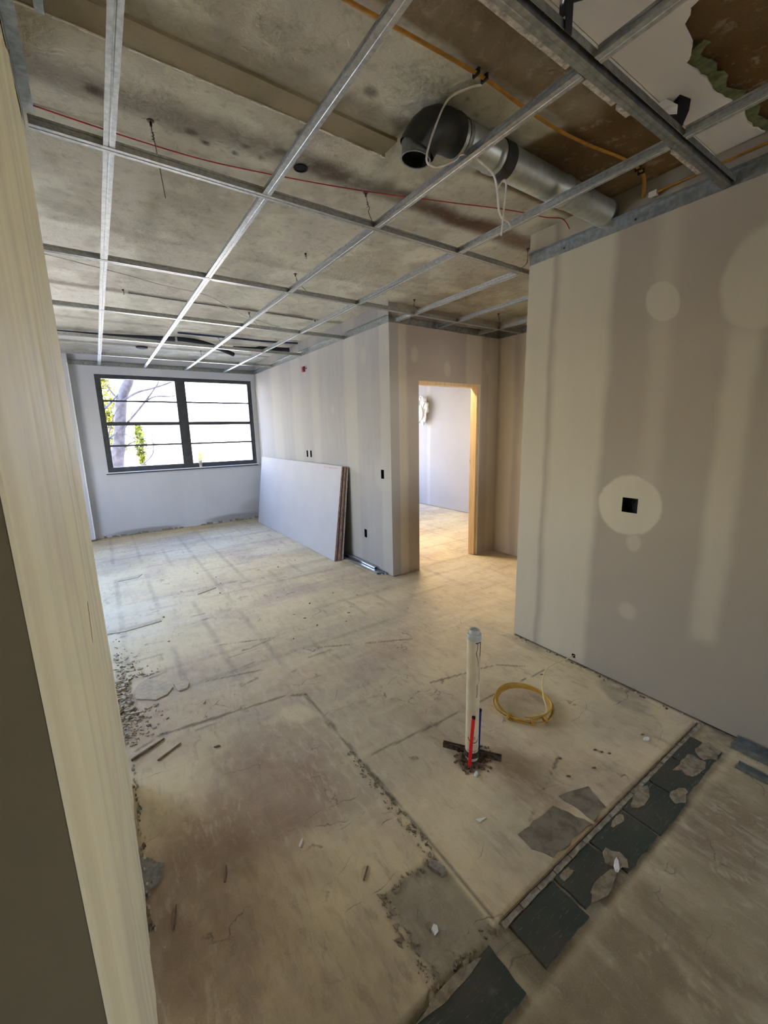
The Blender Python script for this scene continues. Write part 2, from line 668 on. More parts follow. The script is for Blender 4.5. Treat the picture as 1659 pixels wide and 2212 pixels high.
# the ghost of the twelve-inch tiles
for k in range(-4, 17):
    gx = 0.59 + 0.3045 * k
    d = np.abs(X - gx + (f3 - 0.5) * 0.02)
    keep = sst(fbm(X * 0.6, Y * 1.2, 1.3, 41 + k, 3), 0.42, 0.58) * sst(Y, 2.2, 3.0) * (1 - 0.3 * sst(Y, 6, 7.5))
    p.mix(0.34 * keep * (1 - sst(d, 0.008, 0.034)), srgb(130, 120, 104))
for k in range(0, 18):
    gy = 2.76 + 0.3045 * k
    d = np.abs(Y - gy + (f3 - 0.5) * 0.02)
    keep = sst(fbm(X * 1.2, Y * 0.6, 1.3, 61 + k, 3), 0.44, 0.58)
    p.mix(0.30 * keep * (1 - sst(d, 0.008, 0.038)), srgb(132, 122, 106))
# left foreground: rubbed mauve and rust stains, pale sweep
p.blob(0.16, 1.36, 0.34, 0.42, MAUVE, 0.85, 0.5, 0.3, 0.5, 1)
p.blob(0.50, 1.72, 0.26, 0.34, MAUVE, 0.75, 0.5, -0.4, 0.5, 2)
p.blob(0.62, 1.50, 0.14, 0.26, MAUVE, 0.55, 0.6, 0.2, 0.5, 3)
p.blob(0.10, 1.42, 0.22, 0.28, BROWN, 0.55, 0.6, 0.2, 0.6, 4)
p.blob(0.16, 1.05, 0.24, 0.18, MAUVE, 0.55, 0.6, 0.5, 0.5, 5)
p.blob(0.50, 1.20, 0.30, 0.14, CREAM, 0.75, 0.5, -0.5, 0.4, 6)
p.blob(0.36, 0.98, 0.16, 0.16, CREAM, 0.45, 0.6, 0.0, 0.5, 7)
p.blob(0.42, 0.74, 0.22, 0.16, srgb(124, 108, 84), 0.6, 0.6, 0.4, 0.5, 8)
p.blob(0.77, 2.09, 0.07, 0.10, CREAM, 0.8, 0.4, 0.6, 0.3, 9)
p.blob(0.40, 2.45, 0.5, 0.18, srgb(182, 166, 138), 0.6, 0.6, 0.0, 0.4, 10)
p.mix(0.40 * sst(fs, 0.55, 0.68) * (1 - sst(X, 0.7, 0.95)) * (1 - sst(Y, 1.9, 2.4)), srgb(158, 140, 122))
# drain area and hall
p.blob(1.44, 1.00, 0.08, 0.24, srgb(126, 98, 62), 0.7, 0.6, -0.28, 0.4, 11)  # brown stain with the drain pipe's cast shade painted in
p.blob(1.52, 0.93, 0.06, 0.12, srgb(98, 78, 52), 0.55, 0.6, -0.3, 0.4, 12)  # darker right side of that stain and painted pipe shade
p.blob(1.95, 1.36, 0.16, 0.12, MAUVE, 0.6, 0.6, 0.0, 0.4, 13)
p.blob(1.60, 1.60, 0.34, 0.18, srgb(160, 144, 122), 0.5, 0.6, 0.3, 0.4, 14)
p.blob(1.75, 2.35, 0.28, 0.2, srgb(150, 128, 116), 0.45, 0.6, 0.2, 0.4, 15)
p.blob(2.46, 1.05, 0.10, 0.16, srgb(138, 128, 110), 0.7, 0.25, -0.5, 0.4, 25)
p.blob(2.50, 1.80, 0.06, 0.16, srgb(150, 140, 122), 0.8, 0.3, 0.0, 0.4, 26)
p.blob(2.20, 0.95, 0.22, 0.16, srgb(156, 146, 130), 0.6, 0.5, 0.0, 0.3, 16)
p.blob(1.25, 0.95, 0.2, 0.12, srgb(158, 152, 130), 0.6, 0.6, 0.0, 0.4, 17)
p.blob(1.15, 0.80, 0.16, 0.10, srgb(150, 136, 118), 0.6, 0.5, 0.0, 0.3, 18)
# strip beyond the tiles, nearest the camera
near = 1 - sst(Y, 0.46, 0.56)
p.mix(near * 0.7, srgb(134, 122, 94))
p.mix(near * 0.5 * sst(f2, 0.5, 0.62), srgb(120, 104, 80))
p.mix(near * 0.35 * sst(fbm(X * 5, Y * 1.0, 2.0, 77, 4), 0.56, 0.7), srgb(188, 176, 146))
# mortar bed of the tile row and torn hollow left of the kerb
bed = sst(Y, 0.50, 0.53) * (1 - sst(Y, 0.69, 0.71)) * sst(X, 0.46, 0.52)
p.mix(bed * (0.55 + 0.4 * sst(f3, 0.45, 0.6)), srgb(112, 102, 80))
hol = sst(X + (f3 - 0.5) * 0.08, 0.615, 0.645) * (1 - sst(X, 0.872, 0.885)) * sst(Y, 0.64, 0.66) * (1 - sst(Y + (f2 - .5) * 0.05, 0.985, 1.0))
p.mix(hol * 0.85, srgb(140, 132, 112))
# foot of the right wall, dark gap, rubble hole round the drain
p.mix(0.8 * sst(X, 2.545, 2.562) * (1 - sst(Y, 1.94, 1.96)), DARK)
p.blob(1.36, 1.245, 0.085, 0.06, srgb(48, 40, 32), 0.95, 0.3, 0.0, 0.5, 19, 14)
p.blob(1.33, 1.21, 0.05, 0.05, srgb(44, 36, 28), 0.9, 0.3, 0.0, 0.5, 20, 14)
# cracks and scrape lines
for i, (a, b, c, d, w) in enumerate(((1.147, 2.729, 1.858, 2.375, 0.005), (0.071, 2.365, 0.771, 2.286, 0.007), (0.771, 2.286, 0.883, 2.221, 0.005),
                                     (0.883, 2.221, 0.90, 0.72, 0.007), (0.949, 1.566, 1.395, 1.536, 0.006), (1.4, 1.54, 2.4, 1.5, 0.003), (-0.14, 3.944, 0.0, 3.90, 0.006), (1.6, 1.85, 2.1, 1.74, 0.004),
                                     (2.1, 1.74, 2.25, 1.60, 0.004), (1.30, 0.87, 1.7, 1.0, 0.003), (0.6, 3.2, 1.0, 3.05, 0.005), (0.4, 2.75, 0.75, 2.66, 0.006))):
    p.line(a, b, c, d, w, DARK, 0.75, 0.5, 0.012, i)
r2 = random.Random(5)
for i in range(46):
    x0 = r2.uniform(-0.05, 1.5)
    y0 = r2.uniform(2.2, 4.6)
    L = r2.uniform(0.05, 0.22)
    p.line(x0, y0, x0 + L, y0 + r2.uniform(-0.03, 0.03), r2.uniform(0.004, 0.008), DARK if i % 3 else srgb(214, 204, 178), r2.uniform(0.35, 0.7), 0.6, 0.012, i)
for i in range(30):
    x0 = r2.uniform(0.7, 2.4)
    y0 = r2.uniform(0.0, 0.5)
    p.line(x0, y0, x0 + r2.uniform(-0.05, 0.12), y0 - r2.uniform(0.02, 0.16), 0.003, srgb(200, 190, 160), r2.uniform(0.2, 0.5), 0.6, 0.006, i)
Zf = -0.0015 * fbm(X, Y, 9, 90, 4) - 0.0035 * hol - 0.003 * bed
Zf -= 0.010 * np.exp(-(((X - 1.35) / 0.06) ** 2 + ((Y - 1.23) / 0.045) ** 2))
m = NT('dusty_concrete_floor')
P = m.pos()[0]
a = m.attr('paint')
g1 = m.noise(P, 70, 4, 0.65)
g2 = m.noise(P, 14, 5, 0.6, 0.4)
c = m.mix(m.mul(m.step(g2, 0.42, 0.70), 0.10), a, srgb(112, 98, 78))
c = m.mix(m.mul(m.step(g2, 0.52, 0.30), 0.10), c, srgb(214, 202, 172))
c = m.mix(m.mul(m.step(g1, 0.60, 0.72), 0.14), c, srgb(108, 96, 80))
m.set(c, 0.88, 0.0, 0.25)
def turned(vec, ang, sx, sy):
    mp = m.n('ShaderNodeMapping')
    m.put(mp.inputs[0], vec)
    mp.inputs['Rotation'].default_value = (0, 0, ang)
    mp.inputs['Scale'].default_value = (sx, sy, 1)
    return mp.outputs[0]
s1 = m.noise(turned(P, 0.35, 30, 9), 1.0, 4, 0.68, 0.6)
s2 = m.noise(turned(P, -0.9, 24, 8), 1.0, 4, 0.68, 0.6)
s3 = m.noise(turned(P, 1.45, 26, 7), 1.0, 4, 0.68, 0.6)
big = m.noise(P, 1.7, 3)
c = m.mix(m.mul(m.step(s1, 0.50, 0.64), m.mul(m.step(big, 0.42, 0.58), 0.32)), c, srgb(210, 196, 164))
c = m.mix(m.mul(m.step(s2, 0.52, 0.66), m.mul(m.step(big, 0.56, 0.40), 0.34)), c, srgb(130, 114, 92))
c = m.mix(m.mul(m.step(s3, 0.54, 0.68), 0.24), c, srgb(138, 120, 98))
c = m.mix(m.mul(m.step(s3, 0.42, 0.28), 0.22), c, srgb(212, 200, 172))
# fine grit and thin broken flake edges
g3 = m.noise(P, 210, 3, 0.7)
c = m.mix(m.mul(m.step(g3, 0.58, 0.70), 0.22), c, srgb(96, 84, 66))
c = m.mix(m.mul(m.step(g3, 0.42, 0.32), 0.18), c, srgb(222, 210, 180))
vo = m.n('ShaderNodeTexVoronoi', feature='DISTANCE_TO_EDGE')
wob = m.n('ShaderNodeVectorMath', operation='ADD')
nz = m.n('ShaderNodeTexNoise')
nz.inputs['Scale'].default_value = 6.0
nz.inputs['Detail'].default_value = 5.0
m.put(nz.inputs['Vector'], P)
sc_ = m.n('ShaderNodeVectorMath', operation='SCALE')
m.t.links.new(nz.outputs['Color'], sc_.inputs[0])
sc_.inputs['Scale'].default_value = 0.30
m.t.links.new(turned(P, 0.2, 1.0, 2.6), wob.inputs[0])
m.t.links.new(sc_.outputs[0], wob.inputs[1])
m.t.links.new(wob.outputs[0], vo.inputs['Vector'])
vo.inputs['Scale'].default_value = 2.4
brk = m.mul(m.step(m.noise(P, 2.3, 4), 0.50, 0.60), m.step(m.noise(P, 11, 3), 0.42, 0.55))
edge_ = m.mul(m.step(vo.outputs['Distance'], 0.012, 0.004), brk)
c = m.mix(m.mul(edge_, 0.6), c, srgb(96, 84, 66))
m.set(c)
hh = m.add(m.add(m.mul(g1, 0.3), m.noise(P, 9, 6, 0.62, 0.5)), m.add(m.mul(m.add(s1, s3), 0.35), m.mul(edge_, -0.8)))
hh = m.add(hh, m.mul(g3, 0.12))
m.bump(hh, 0.30, 0.012)
M['floor'] = m.mat
floor = bpy.data.objects.new('floor', None)
COL.objects.link(floor)
floor['kind'] = 'structure'
p.C *= np.array([1.07, 1.015, 0.90])
slab_floor = grid_obj('floor_slab', xs, ys, Zf, p.C, M['floor'], floor)

# plain version of the same dusty surface for separate pieces
def dusty(name, col, dark, rough=0.9, sc=10, b=0.35):
    m = NT(name)
    P = m.pos()[0]
    n1 = m.noise(P, sc, 5, 0.62, 0.4)
    n2 = m.noise(P, 70, 4)
    c = m.mix(m.step(n1, 0.38, 0.64), col, dark)
    c = m.mix(m.mul(m.step(n2, 0.58, 0.7), 0.25), c, srgb(110, 100, 84))
    m.set(c, rough, 0, 0.25)
    m.bump(m.add(n1, m.mul(n2, 0.3)), b, 0.01)
    return m.mat


M['ledge'] = dusty('pale_kerb_ledge', srgb(160, 150, 124), srgb(118, 106, 84), sc=25)
M['slab_patch'] = dusty('grey_bared_patch', srgb(134, 122, 98), srgb(108, 96, 74), sc=16)
M['mortar'] = dusty('torn_mortar', srgb(150, 136, 108), srgb(118, 104, 80), sc=30)


def ragged(pts, step=0.02, amp=0.006, rnd=random):
    out = []
    n = len(pts)
    for i in range(n):
        (x0, y0), (x1, y1) = pts[i], pts[(i + 1) % n]
        L = math.hypot(x1 - x0, y1 - y0)
        k = max(1, int(L / step))
        for j in range(k):
            t = j / k
            nx, ny = (y0 - y1) / L, (x1 - x0) / L
            o = rnd.uniform(-amp, amp) if j else 0
            out.append((x0 + (x1 - x0) * t + nx * o, y0 + (y1 - y0) * t + ny * o))
    return out


# tiles left in the dark row (each tile one part), mortar ledge, patch
rr = random.Random(3)
tiles = [(0.49, 0.83, 0.535, 0.675), (0.925, 1.165, 0.535, 0.672), (1.175, 1.40, 0.555, 0.676), (1.41, 1.655, 0.530, 0.676),
         (1.665, 1.905, 0.525, 0.674), (1.915, 2.145, 0.54, 0.676), (2.155, 2.385, 0.54, 0.678)]
for i, (a, b, c, d) in enumerate(tiles):
    mb = MB()
    mb.prism(ragged([(a, c), (b, c), (b, d), (a, d)], 0.03, 0.004, rr), -0.006, 0.0035, inset=0.002)
    build('tile', mb, M['slate'], floor)
# mortar left on top of the row
for (cx, cy, rx, ry, n) in ((1.30, 0.560, 0.09, 0.03, 13), (1.42, 0.585, 0.045, 0.05, 11), (1.79, 0.655, 0.09, 0.03, 13), (1.93, 0.56, 0.07, 0.03, 11), (2.17, 0.60, 0.12, 0.06, 15), (2.33, 0.585, 0.09, 0.05, 13), (1.22, 0.655, 0.05, 0.018, 9), (1.60, 0.655, 0.06, 0.016, 9), (0.66, 0.672, 0.13, 0.018, 13)):
    pts = [(cx + rx * math.cos(2 * PI * k / n) * rr.uniform(0.6, 1.15), cy + ry * math.sin(2 * PI * k / n) * rr.uniform(0.6, 1.15)) for k in range(n)]
    build('mortar_patch', MB().prism(pts, 0.002, 0.0052, inset=0.004), M['mortar'], floor)
# raised kerb edge along the tile row and the broken kerb on the left
mb = MB()
for k in range(17):
    a = 0.905 + k * 0.097
    mb.prism(ragged([(a, 0.676), (a + 0.095, 0.676), (a + 0.095, 0.694), (a, 0.694)], 0.02, 0.002, rr), -0.004, rr.uniform(0.003, 0.006), inset=0.001)
o = build('kerb_ledge', mb, M['ledge'], floor, kind='stuff')
mb = MB()
for k in range(11):
    a = 0.92 + k * 0.148
    mb.prism([(a, 0.6965), (a + 0.147, 0.6965), (a + 0.147, 0.701), (a, 0.701)], -0.004, rr.uniform(0.006, 0.008))
build('panel_edge_shade', mb, M['chip_dark'], floor, kind='stuff')  # dark strip standing in for the shade line of the panel edge
# thin raised underlay sheets over the drain area, each a piece of its own
def sheet(x0, x1, y0, y1, seed):
    sx = np.linspace(x0, x1, int((x1 - x0) / 0.0125) + 1)
    sy = np.linspace(y0, y1, int((y1 - y0) / 0.0125) + 1)
    return sx, sy
build('bared_patch', MB().prism(ragged([(1.205, 0.86), (1.44, 0.855), (1.495, 0.708), (1.24, 0.72), (1.20, 0.79)], 0.03, 0.008, rr), -0.002, 0.0025, inset=0.003), M['slab_patch'], floor)
build('bared_patch', MB().prism(ragged([(1.50, 0.87), (1.66, 0.82), (1.62, 0.72), (1.51, 0.71)], 0.03, 0.008, rr), -0.002, 0.002, inset=0.003), M['slab_patch'], floor)
build('bared_patch', MB().prism(ragged([(-0.066, 1.66), (-0.03, 1.62), (0.01, 1.57), (-0.02, 1.50), (-0.066, 1.50)], 0.03, 0.005, rr), -0.002, 0.006, inset=0.002), M['chip_grey'], floor)
def sliver(x, y, r, q):
    a = q.uniform(0, PI)
    k = q.uniform(0.25, 0.8)
    n = q.choice((3, 4, 4, 5))
    o = []
    for j in range(n):
        t = 2 * PI * (j + q.uniform(-0.2, 0.2)) / n
        u, w = r * math.cos(t) * q.uniform(0.7, 1.3), r * k * math.sin(t) * q.uniform(0.7, 1.3)
        o.append((x + u * math.cos(a) - w * math.sin(a), y + u * math.sin(a) + w * math.cos(a)))
    return o


# mortar crumbs along the broken kerb line x = 0.88
mb = MB()
for k in range(150):
    t = rr.random()
    y = 1.02 + t * 0.62
    x = 0.893 - rr.random() ** 1.6 * 0.045 - 0.004
    r_ = rr.choice((0.002, 0.003, 0.004, 0.005, 0.007, 0.012))
    pts = sliver(x, y, r_, rr)
    mb.prism(pts, -0.004, rr.uniform(0.001, 0.005), inset=0.0005)
build('kerb_rubble', mb, M['mortar'], floor, kind='stuff')
mb = MB()
for k in range(120):
    side = rr.random()
    if side < 0.45:
        x, y = 0.625 + rr.gauss(0, 0.012), rr.uniform(0.66, 1.0)
    elif side < 0.7:
        x, y = rr.uniform(0.62, 0.88), 0.99 + rr.gauss(0, 0.008)
    else:
        x, y = rr.uniform(0.58, 0.88), 0.69 + rr.gauss(0, 0.015)
    r_ = rr.choice((0.002, 0.003, 0.004, 0.006, 0.009, 0.016))
    pts = sliver(x, y, r_, rr)
    mb.prism(pts, -0.006, rr.uniform(0.000, 0.004), inset=0.0005)
build('hollow_rubble', mb, M['mortar'], floor, kind='stuff')
mb = MB()
for k in range(70):
    a0 = rr.uniform(0, 2 * PI)
    d = rr.uniform(0.035, 0.10)
    x, y = 1.355 + d * 1.2 * math.cos(a0), 1.235 + d * 0.9 * math.sin(a0)
    r_ = rr.uniform(0.004, 0.012)
    pts = [(x + r_ * rr.uniform(.6, 1.1) * math.cos(j * PI * 0.4), y + r_ * rr.uniform(.6, 1.1) * math.sin(j * PI * 0.4)) for j in range(5)]
    mb.prism(pts, -0.012, rr.uniform(0.001, 0.008), inset=0.002)
build('drain_rubble', mb, M['chip_dark'], floor, kind='stuff')

# ------------------------------------------------------------------ walls
H = 2.89


def holed_wall(name, axis, plane, back, u0, u1, z0, z1, holes, mat, mat_in, kind='structure', parent=None):
    """a wall slab in a plane of constant x (axis 0) or y (axis 1). holes: (ua,ub,za,zb,through)"""
    us = sorted({u0, u1, *[h[0] for h in holes], *[h[1] for h in holes]})
    zs = sorted({z0, z1, *[h[2] for h in holes], *[h[3] for h in holes]})
    mb = MB()
    pt = (lambda u, z, w: (w, u, z)) if axis == 0 else (lambda u, z, w: (u, w, z))
    def inside(u, z, thr_only):
        return any(h[0] < u < h[1] and h[2] < z < h[3] and (h[4] or not thr_only) for h in holes)
    for w, thr in ((plane, False), (back, True)):
        for i in range(len(us) - 1):
            for j in range(len(zs) - 1):
                if inside((us[i] + us[i + 1]) / 2, (zs[j] + zs[j + 1]) / 2, thr):
                    continue
                q = [pt(us[i], zs[j], w), pt(us[i + 1], zs[j], w), pt(us[i + 1], zs[j + 1], w), pt(us[i], zs[j + 1], w)]
                mb.add(q, [(0, 1, 2, 3)])
    for (a, b) in ((u0, u0), (u1, u1)):
        mb.add([pt(a, z0, plane), pt(a, z1, plane), pt(a, z1, back), pt(a, z0, back)], [(0, 1, 2, 3)])
    for zz in (z0, z1):
        mb.add([pt(u0, zz, plane), pt(u1, zz, plane), pt(u1, zz, back), pt(u0, zz, back)], [(0, 1, 2, 3)])
    for (a, b, c, d, thr) in holes:
        w2 = back if thr else plane + (0.016 if back > plane else -0.016)
        for q in (((a, c), (b, c)), ((b, c), (b, d)), ((b, d), (a, d)), ((a, d), (a, c))):
            mb.add([pt(*q[0], plane), pt(*q[1], plane), pt(*q[1], w2), pt(*q[0], w2)], [(0, 1, 2, 3)], 1)
    return build(name, mb, [mat, mat_in], parent, kind=kind)


WR = 2.568
M['wall_right'] = wall_mat('right_wall_board', 1, BOARD, MUD,
    bands=[(1.94, 0.17, 0.02, 0.75), (1.55, 0.175, 0.035, 0.8), (1.10, 0.05, 0.04, 0.30, 1.2, 2.9), (0.735, 0.06, 0.035, 0.6, 0.47, 2.05), (0.20, 0.2, 0.05, 0.5)],
    ovals=[(1.178, 1.150, 0.178, 0.178, 0.06, 0.95, 0), (1.107, 2.263, 0.085, 0.10, 0.10, 0.7, -0.4), (0.70, 2.26, 0.15, 0.22, 0.12, 0.6, 0.0), (1.128, 0.495, 0.05, 0.05, 0.4, 0.5, 0), (1.13, 0.93, 0.04, 0.05, 0.3, 0.5, 0)])
wall_right = holed_wall('wall_right', 0, WR, WR + 0.115, -3.0, 1.957, 0.004, H, [(1.128, 1.216, 1.108, 1.196, False), (1.437, 1.462, 0.028, 0.055, False)], M['wall_right'], M['hollow'])
M['wall_hall_r'] = wall_mat('far_right_wall_board', 1, BOARD_W, srgb(168, 163, 149),
    bands=[(3.70, 0.10, 0.02, 0.8), (4.42, 0.14, 0.04, 0.8), (5.40, 0.12, 0.05, 0.6), (6.05, 0.16, 0.05, 0.6), (6.9, 0.2, 0.06, 0.6), (7.85, 0.12, 0.04, 0.5)],
    ovals=[(4.115, 2.435, 0.06, 0.08, 0.4, 0.6, 0), (4.9, 1.9, 0.05, 0.06, 0.4, 0.5, 0), (3.79, 1.15, 0.14, 0.2, 0.3, 0.6, 0), (5.7, 2.5, 0.10, 0.09, 0.3, 0.6, 0)], streaky=0.25)
outlets = [(3.757, 3.813, 1.095, 1.195), (4.150, 4.206, 0.345, 0.445), (5.742, 5.794, 1.260, 1.355), (5.612, 5.664, 1.262, 1.357)]
wall_side = holed_wall('wall_side', 0, WR, WR + 0.115, 3.616, 7.95, 0.004, H, [(*o, False) for o in outlets], M['wall_hall_r'], M['hollow'])
M['wall_door'] = wall_mat('door_wall_board', 0, srgb(170, 158, 142), srgb(196, 186, 162),
    bands=[(2.66, 0.13, 0.03, 0.7), (3.80, 0.13, 0.025, 0.7), (4.16, 0.10, 0.03, 0.5)],
    ovals=[(2.895, 2.408, 0.05, 0.08, 0.4, 0.6, 0), (3.374, 2.283, 0.05, 0.08, 0.4, 0.6, 0), (4.05, 2.35, 0.05, 0.08, 0.4, 0.5, 0)])
DOOR = (2.952, 3.906, 0.0, 2.143)
wall_door = holed_wall('wall_door', 1, 3.616, 3.745, WR + 0.115, 4.222, -0.02, H, [(DOOR[0], DOOR[1], -0.02, DOOR[3], True)], M['wall_door'], M['paper_grey'])
M['wall_alc'] = wall_mat('hall_end_board', 1, srgb(176, 164, 146), srgb(200, 190, 164),
    bands=[(3.47, 0.11, 0.03, 0.8), (3.19, 0.07, 0.03, 0.6), (2.4, 0.15, 0.04, 0.6)], ovals=[(3.212, 1.3, 0.07, 0.2, 0.4, 0.6, 0)])
build('wall_hall', MB().box(4.222, 4.34, 1.84, 3.745, 0.012, H), M['wall_alc'], kind='structure')
holed_wall('wall_rear_hall', 1, 1.84, 1.72, WR + 0.116, 4.34, 0, H, [(3.15, 3.80, 1.2, 2.2, True)], M['wall_alc'], M['sill'])  # unseen opening added to brighten the hall and door wall
# window wall
M['wall_win'] = wall_mat('window_wall_board', 0, srgb(188, 190, 192), srgb(198, 198, 196), bands=[(1.3, 0.15, 0.05, 0.3)], streaky=0.15,
    extra=[(2.0, 0.07, 0.5, 0.07, srgb(120, 112, 100), 0.6), (0.5, 0.04, 0.5, 0.05, srgb(120, 112, 100), 0.6), (2.35, 0.2, 0.25, 0.16, srgb(160, 156, 150), 0.5)])
WY = 7.95
WIN = (0.095, 2.492, 1.055, 2.570)
wall_window = holed_wall('wall_window', 1, WY, WY + 0.26, -1.7, 5.9, 0.004, H, [(*WIN, True), (3.05, 5.55, 0.80, 2.57, True)], M['wall_win'], M['sill'])
# left side: stub beside the camera, recess behind it, pier by the window
M['stub_shade'] = wall_mat('shaded_stub_board', 0, srgb(122, 114, 90), srgb(130, 122, 96))  # raw grey board, colour darkened to carry the near face's shade
m = NT('skimmed_plaster')
P, x_, y_, z_ = m.pos()
sv = m.scaled(P, 1, 1, 0.05)
n1 = m.noise(sv, 13, 3, 0.5)
n2 = m.noise(sv, 6, 3)
c = m.mix(m.step(n1, 0.35, 0.7), srgb(243, 240, 206), srgb(228, 222, 188))
c = m.mix(m.mul(m.step(n2, 0.4, 0.65), 0.6), c, srgb(246, 240, 200))
c = m.mix(m.mul(m.step(m.noise(P, 2.0, 4), 0.5, 0.7), 0.3), c, srgb(208, 192, 172))
slit = m.mul(m.band(m.add(y_, m.mul(m.add(z_, -1.2), -0.35)), 1.122, 0.004, 0.003), m.mul(m.step(z_, 1.15, 1.16), m.step(z_, 1.25, 1.24)))
c = m.mix(slit, c, srgb(60, 50, 38))
m.set(c, 0.7, 0.0, 0.3)
m.bump(m.add(n1, m.mul(n2, 1.5)), 0.16, 0.01)
M['stub'] = m.mat
SX = -0.067
wall_left = bpy.data.objects.new('wall_left', None)
COL.objects.link(wall_left)
wall_left['kind'] = 'structure'
build('wall_core', MB().box(-1.7, SX - 0.005, 0.474, 2.078, 0, H), M['stub_shade'], wall_left)
# skim coat with trowel ridges, a real relief
nyy, nzz = 180, 60
yy = np.linspace(0.473, 2.08, nyy)
zz = np.linspace(0.0, H, nzz)
YY, ZZ = np.meshgrid(yy, zz, indexing='ij')
rel = (fbm(YY, ZZ * 0.06, 6, 201, 4) - 0.5) * 0.012 + (fbm(YY, ZZ * 0.12, 24, 207, 3) - 0.5) * 0.004
edge = sst(YY, 0.473, 0.51) * (1 - sst(YY, 2.03, 2.08))
XX = SX + rel * edge - 0.003 * (1 - edge)
mb = MB()
vs = np.stack([XX, YY, ZZ], -1).reshape(-1, 3).tolist()
fs_ = [(i * nzz + j, (i + 1) * nzz + j, (i + 1) * nzz + j + 1, i * nzz + j + 1) for i in range(nyy - 1) for j in range(nzz - 1)]
mb.add(vs, fs_)
for yv, i in ((0.473, 0), (2.08, nyy - 1)):
    for j in range(nzz - 1):
        mb.add([vs[i * nzz + j], vs[i * nzz + j + 1], (SX - 0.0065, yv, zz[j + 1]), (SX - 0.0065, yv, zz[j])], [(0, 1, 2, 3)])
build('skim_coat', mb, M['stub'], wall_left, smooth=True)
holed_wall('wall_recess', 0, -1.7, -1.82, -3.0, 8.2, 0, H, [(3.6, 6.1, 1.0, 2.35, True)], M['wall_win'], M['sill'])  # unseen opening added to bring more daylight into mid room
pier = bpy.data.objects.new('wall_pier', None)
COL.objects.link(pier)
pier['kind'] = 'structure'
build('pier_core', MB().box(-1.7, -0.205, 7.80, 7.95, 0.03, H), M['wall_win'], pier)
build('corner_bead', MB().box(-0.217, -0.203, 7.797, 7.80, 0.05, 2.69), M['bead'], pier)
# the part of the storey behind the camera, with an opening added for fill daylight
M['wall_back'] = wall_mat('rear_wall_board', 0, BOARD, MUD)
holed_wall('wall_back', 1, -3.0, -3.2, -1.82, WR + 0.115, 0, H, [(1.6, 2.45, 1.0, 2.4, True)], M['wall_back'], M['sill'])
# neighbouring room
M['wall_next'] = wall_mat('next_room_board', 1, srgb(178, 174, 170), srgb(194, 190, 182), bands=[(6.78, 0.05, 0.02, 0.8)])
build('wall_next_room', MB().box(5.80, 5.92, 3.62, 7.95, 0.015, H), M['wall_next'], kind='structure')
build('wall_next_front', MB().box(4.34, 5.92, 3.62, 3.745, 0.0, H), M['wall_next'], kind='structure')

# baseboard gaps: black bars stand in for shade where walls stop short
mb = MB()
mb.box(WR + 0.006, WR + 0.1, -1.0, 1.95, -0.004, 0.0045)
mb.box(WR + 0.006, WR + 0.1, 3.63, 7.94, -0.004, 0.0045)
build('gap_shade_bar', mb, M['hollow'], kind='structure')
# rotten bottom edge of the window wall: broken plaster bits
mb = MB()
r3 = random.Random(8)
for k in range(46):
    x = r3.uniform(-0.15, 2.5)
    if 0.95 < x < 1.6 and r3.random() < 0.7:
        continue
    mb.box(x, x + r3.uniform(0.02, 0.09), WY - r3.uniform(0.006, 0.016), WY + 0.002, 0, r3.uniform(0.008, 0.04))
build('trim_2', mb, M['chip_grey'], kind='structure')

# door frame lumber
door = bpy.data.objects.new('door_1', None)
COL.objects.link(door)
door['kind'] = 'structure'
build('jamb_stud', MB().box(DOOR[1] - 0.036, DOOR[1], 3.632, 3.729, 0.006, DOOR[3] - 0.037), M['lumber'], door)
build('jamb_stud', MB().box(DOOR[0] + 0.0, DOOR[0] + 0.012, 3.632, 3.729, 0.006, DOOR[3] - 0.037), M['lumber'], door)
build('header', MB().box(DOOR[0], DOOR[1], 3.632, 3.729, DOOR[3] - 0.036, DOOR[3]), M['lumber'], door)
build('edge_bead', MB().box(DOOR[1] - 0.004, DOOR[1] + 0.003, 3.612, 3.630, 0.01, DOOR[3]), M['bead'], door)

# ------------------------------------------------------------------ ceiling slab, painted with its old stains
xs = span((-1.75, -0.1, 0.06), (-0.1, 2.62, 0.014), (2.62, 5.9, 0.04))
ys = span((-3.05, 0.6, 0.08), (0.6, 3.4, 0.014), (3.4, 8.0, 0.025))
X, Y = np.meshgrid(xs, ys, indexing='ij')
CB = srgb(206, 203, 180)
p = Paint(X, Y, CB)
f1 = fbm(X, Y, 1.4, 301, 5)
f2 = fbm(X, Y, 4.0, 311, 5)
p.mix(0.6 * sst(f1, 0.48, 0.62), srgb(186, 178, 162))
p.mix(0.45 * sst(1 - f1, 0.5, 0.64), srgb(152, 142, 124))
p.mix(0.30 * sst(f2, 0.54, 0.66), srgb(128, 118, 100))
STAIN = srgb(84, 68, 52)
st = np.abs(Y - 2.055 + (f2 - 0.5) * 0.10)
p.mix(0.85 * (1 - sst(st, 0.02, 0.13)) * (0.6 + 0.4 * sst(f1, 0.4, 0.6)), STAIN)
p.mix(0.55 * (1 - sst(st, 0.02, 0.12)) * sst(X, 1.3, 1.9), srgb(104, 66, 46))
for yy_, w, a in ((4.58, 0.05, 0.6), (7.12, 0.07, 0.6), (3.30, 0.04, 0.2), (5.75, 0.05, 0.3), (6.35, 0.08, 0.35)):
    d = np.abs(Y - yy_ + (f2 - 0.5) * 0.08)
    p.mix(a * (1 - sst(d, w * 0.4, w * 1.6)), srgb(104, 92, 76))
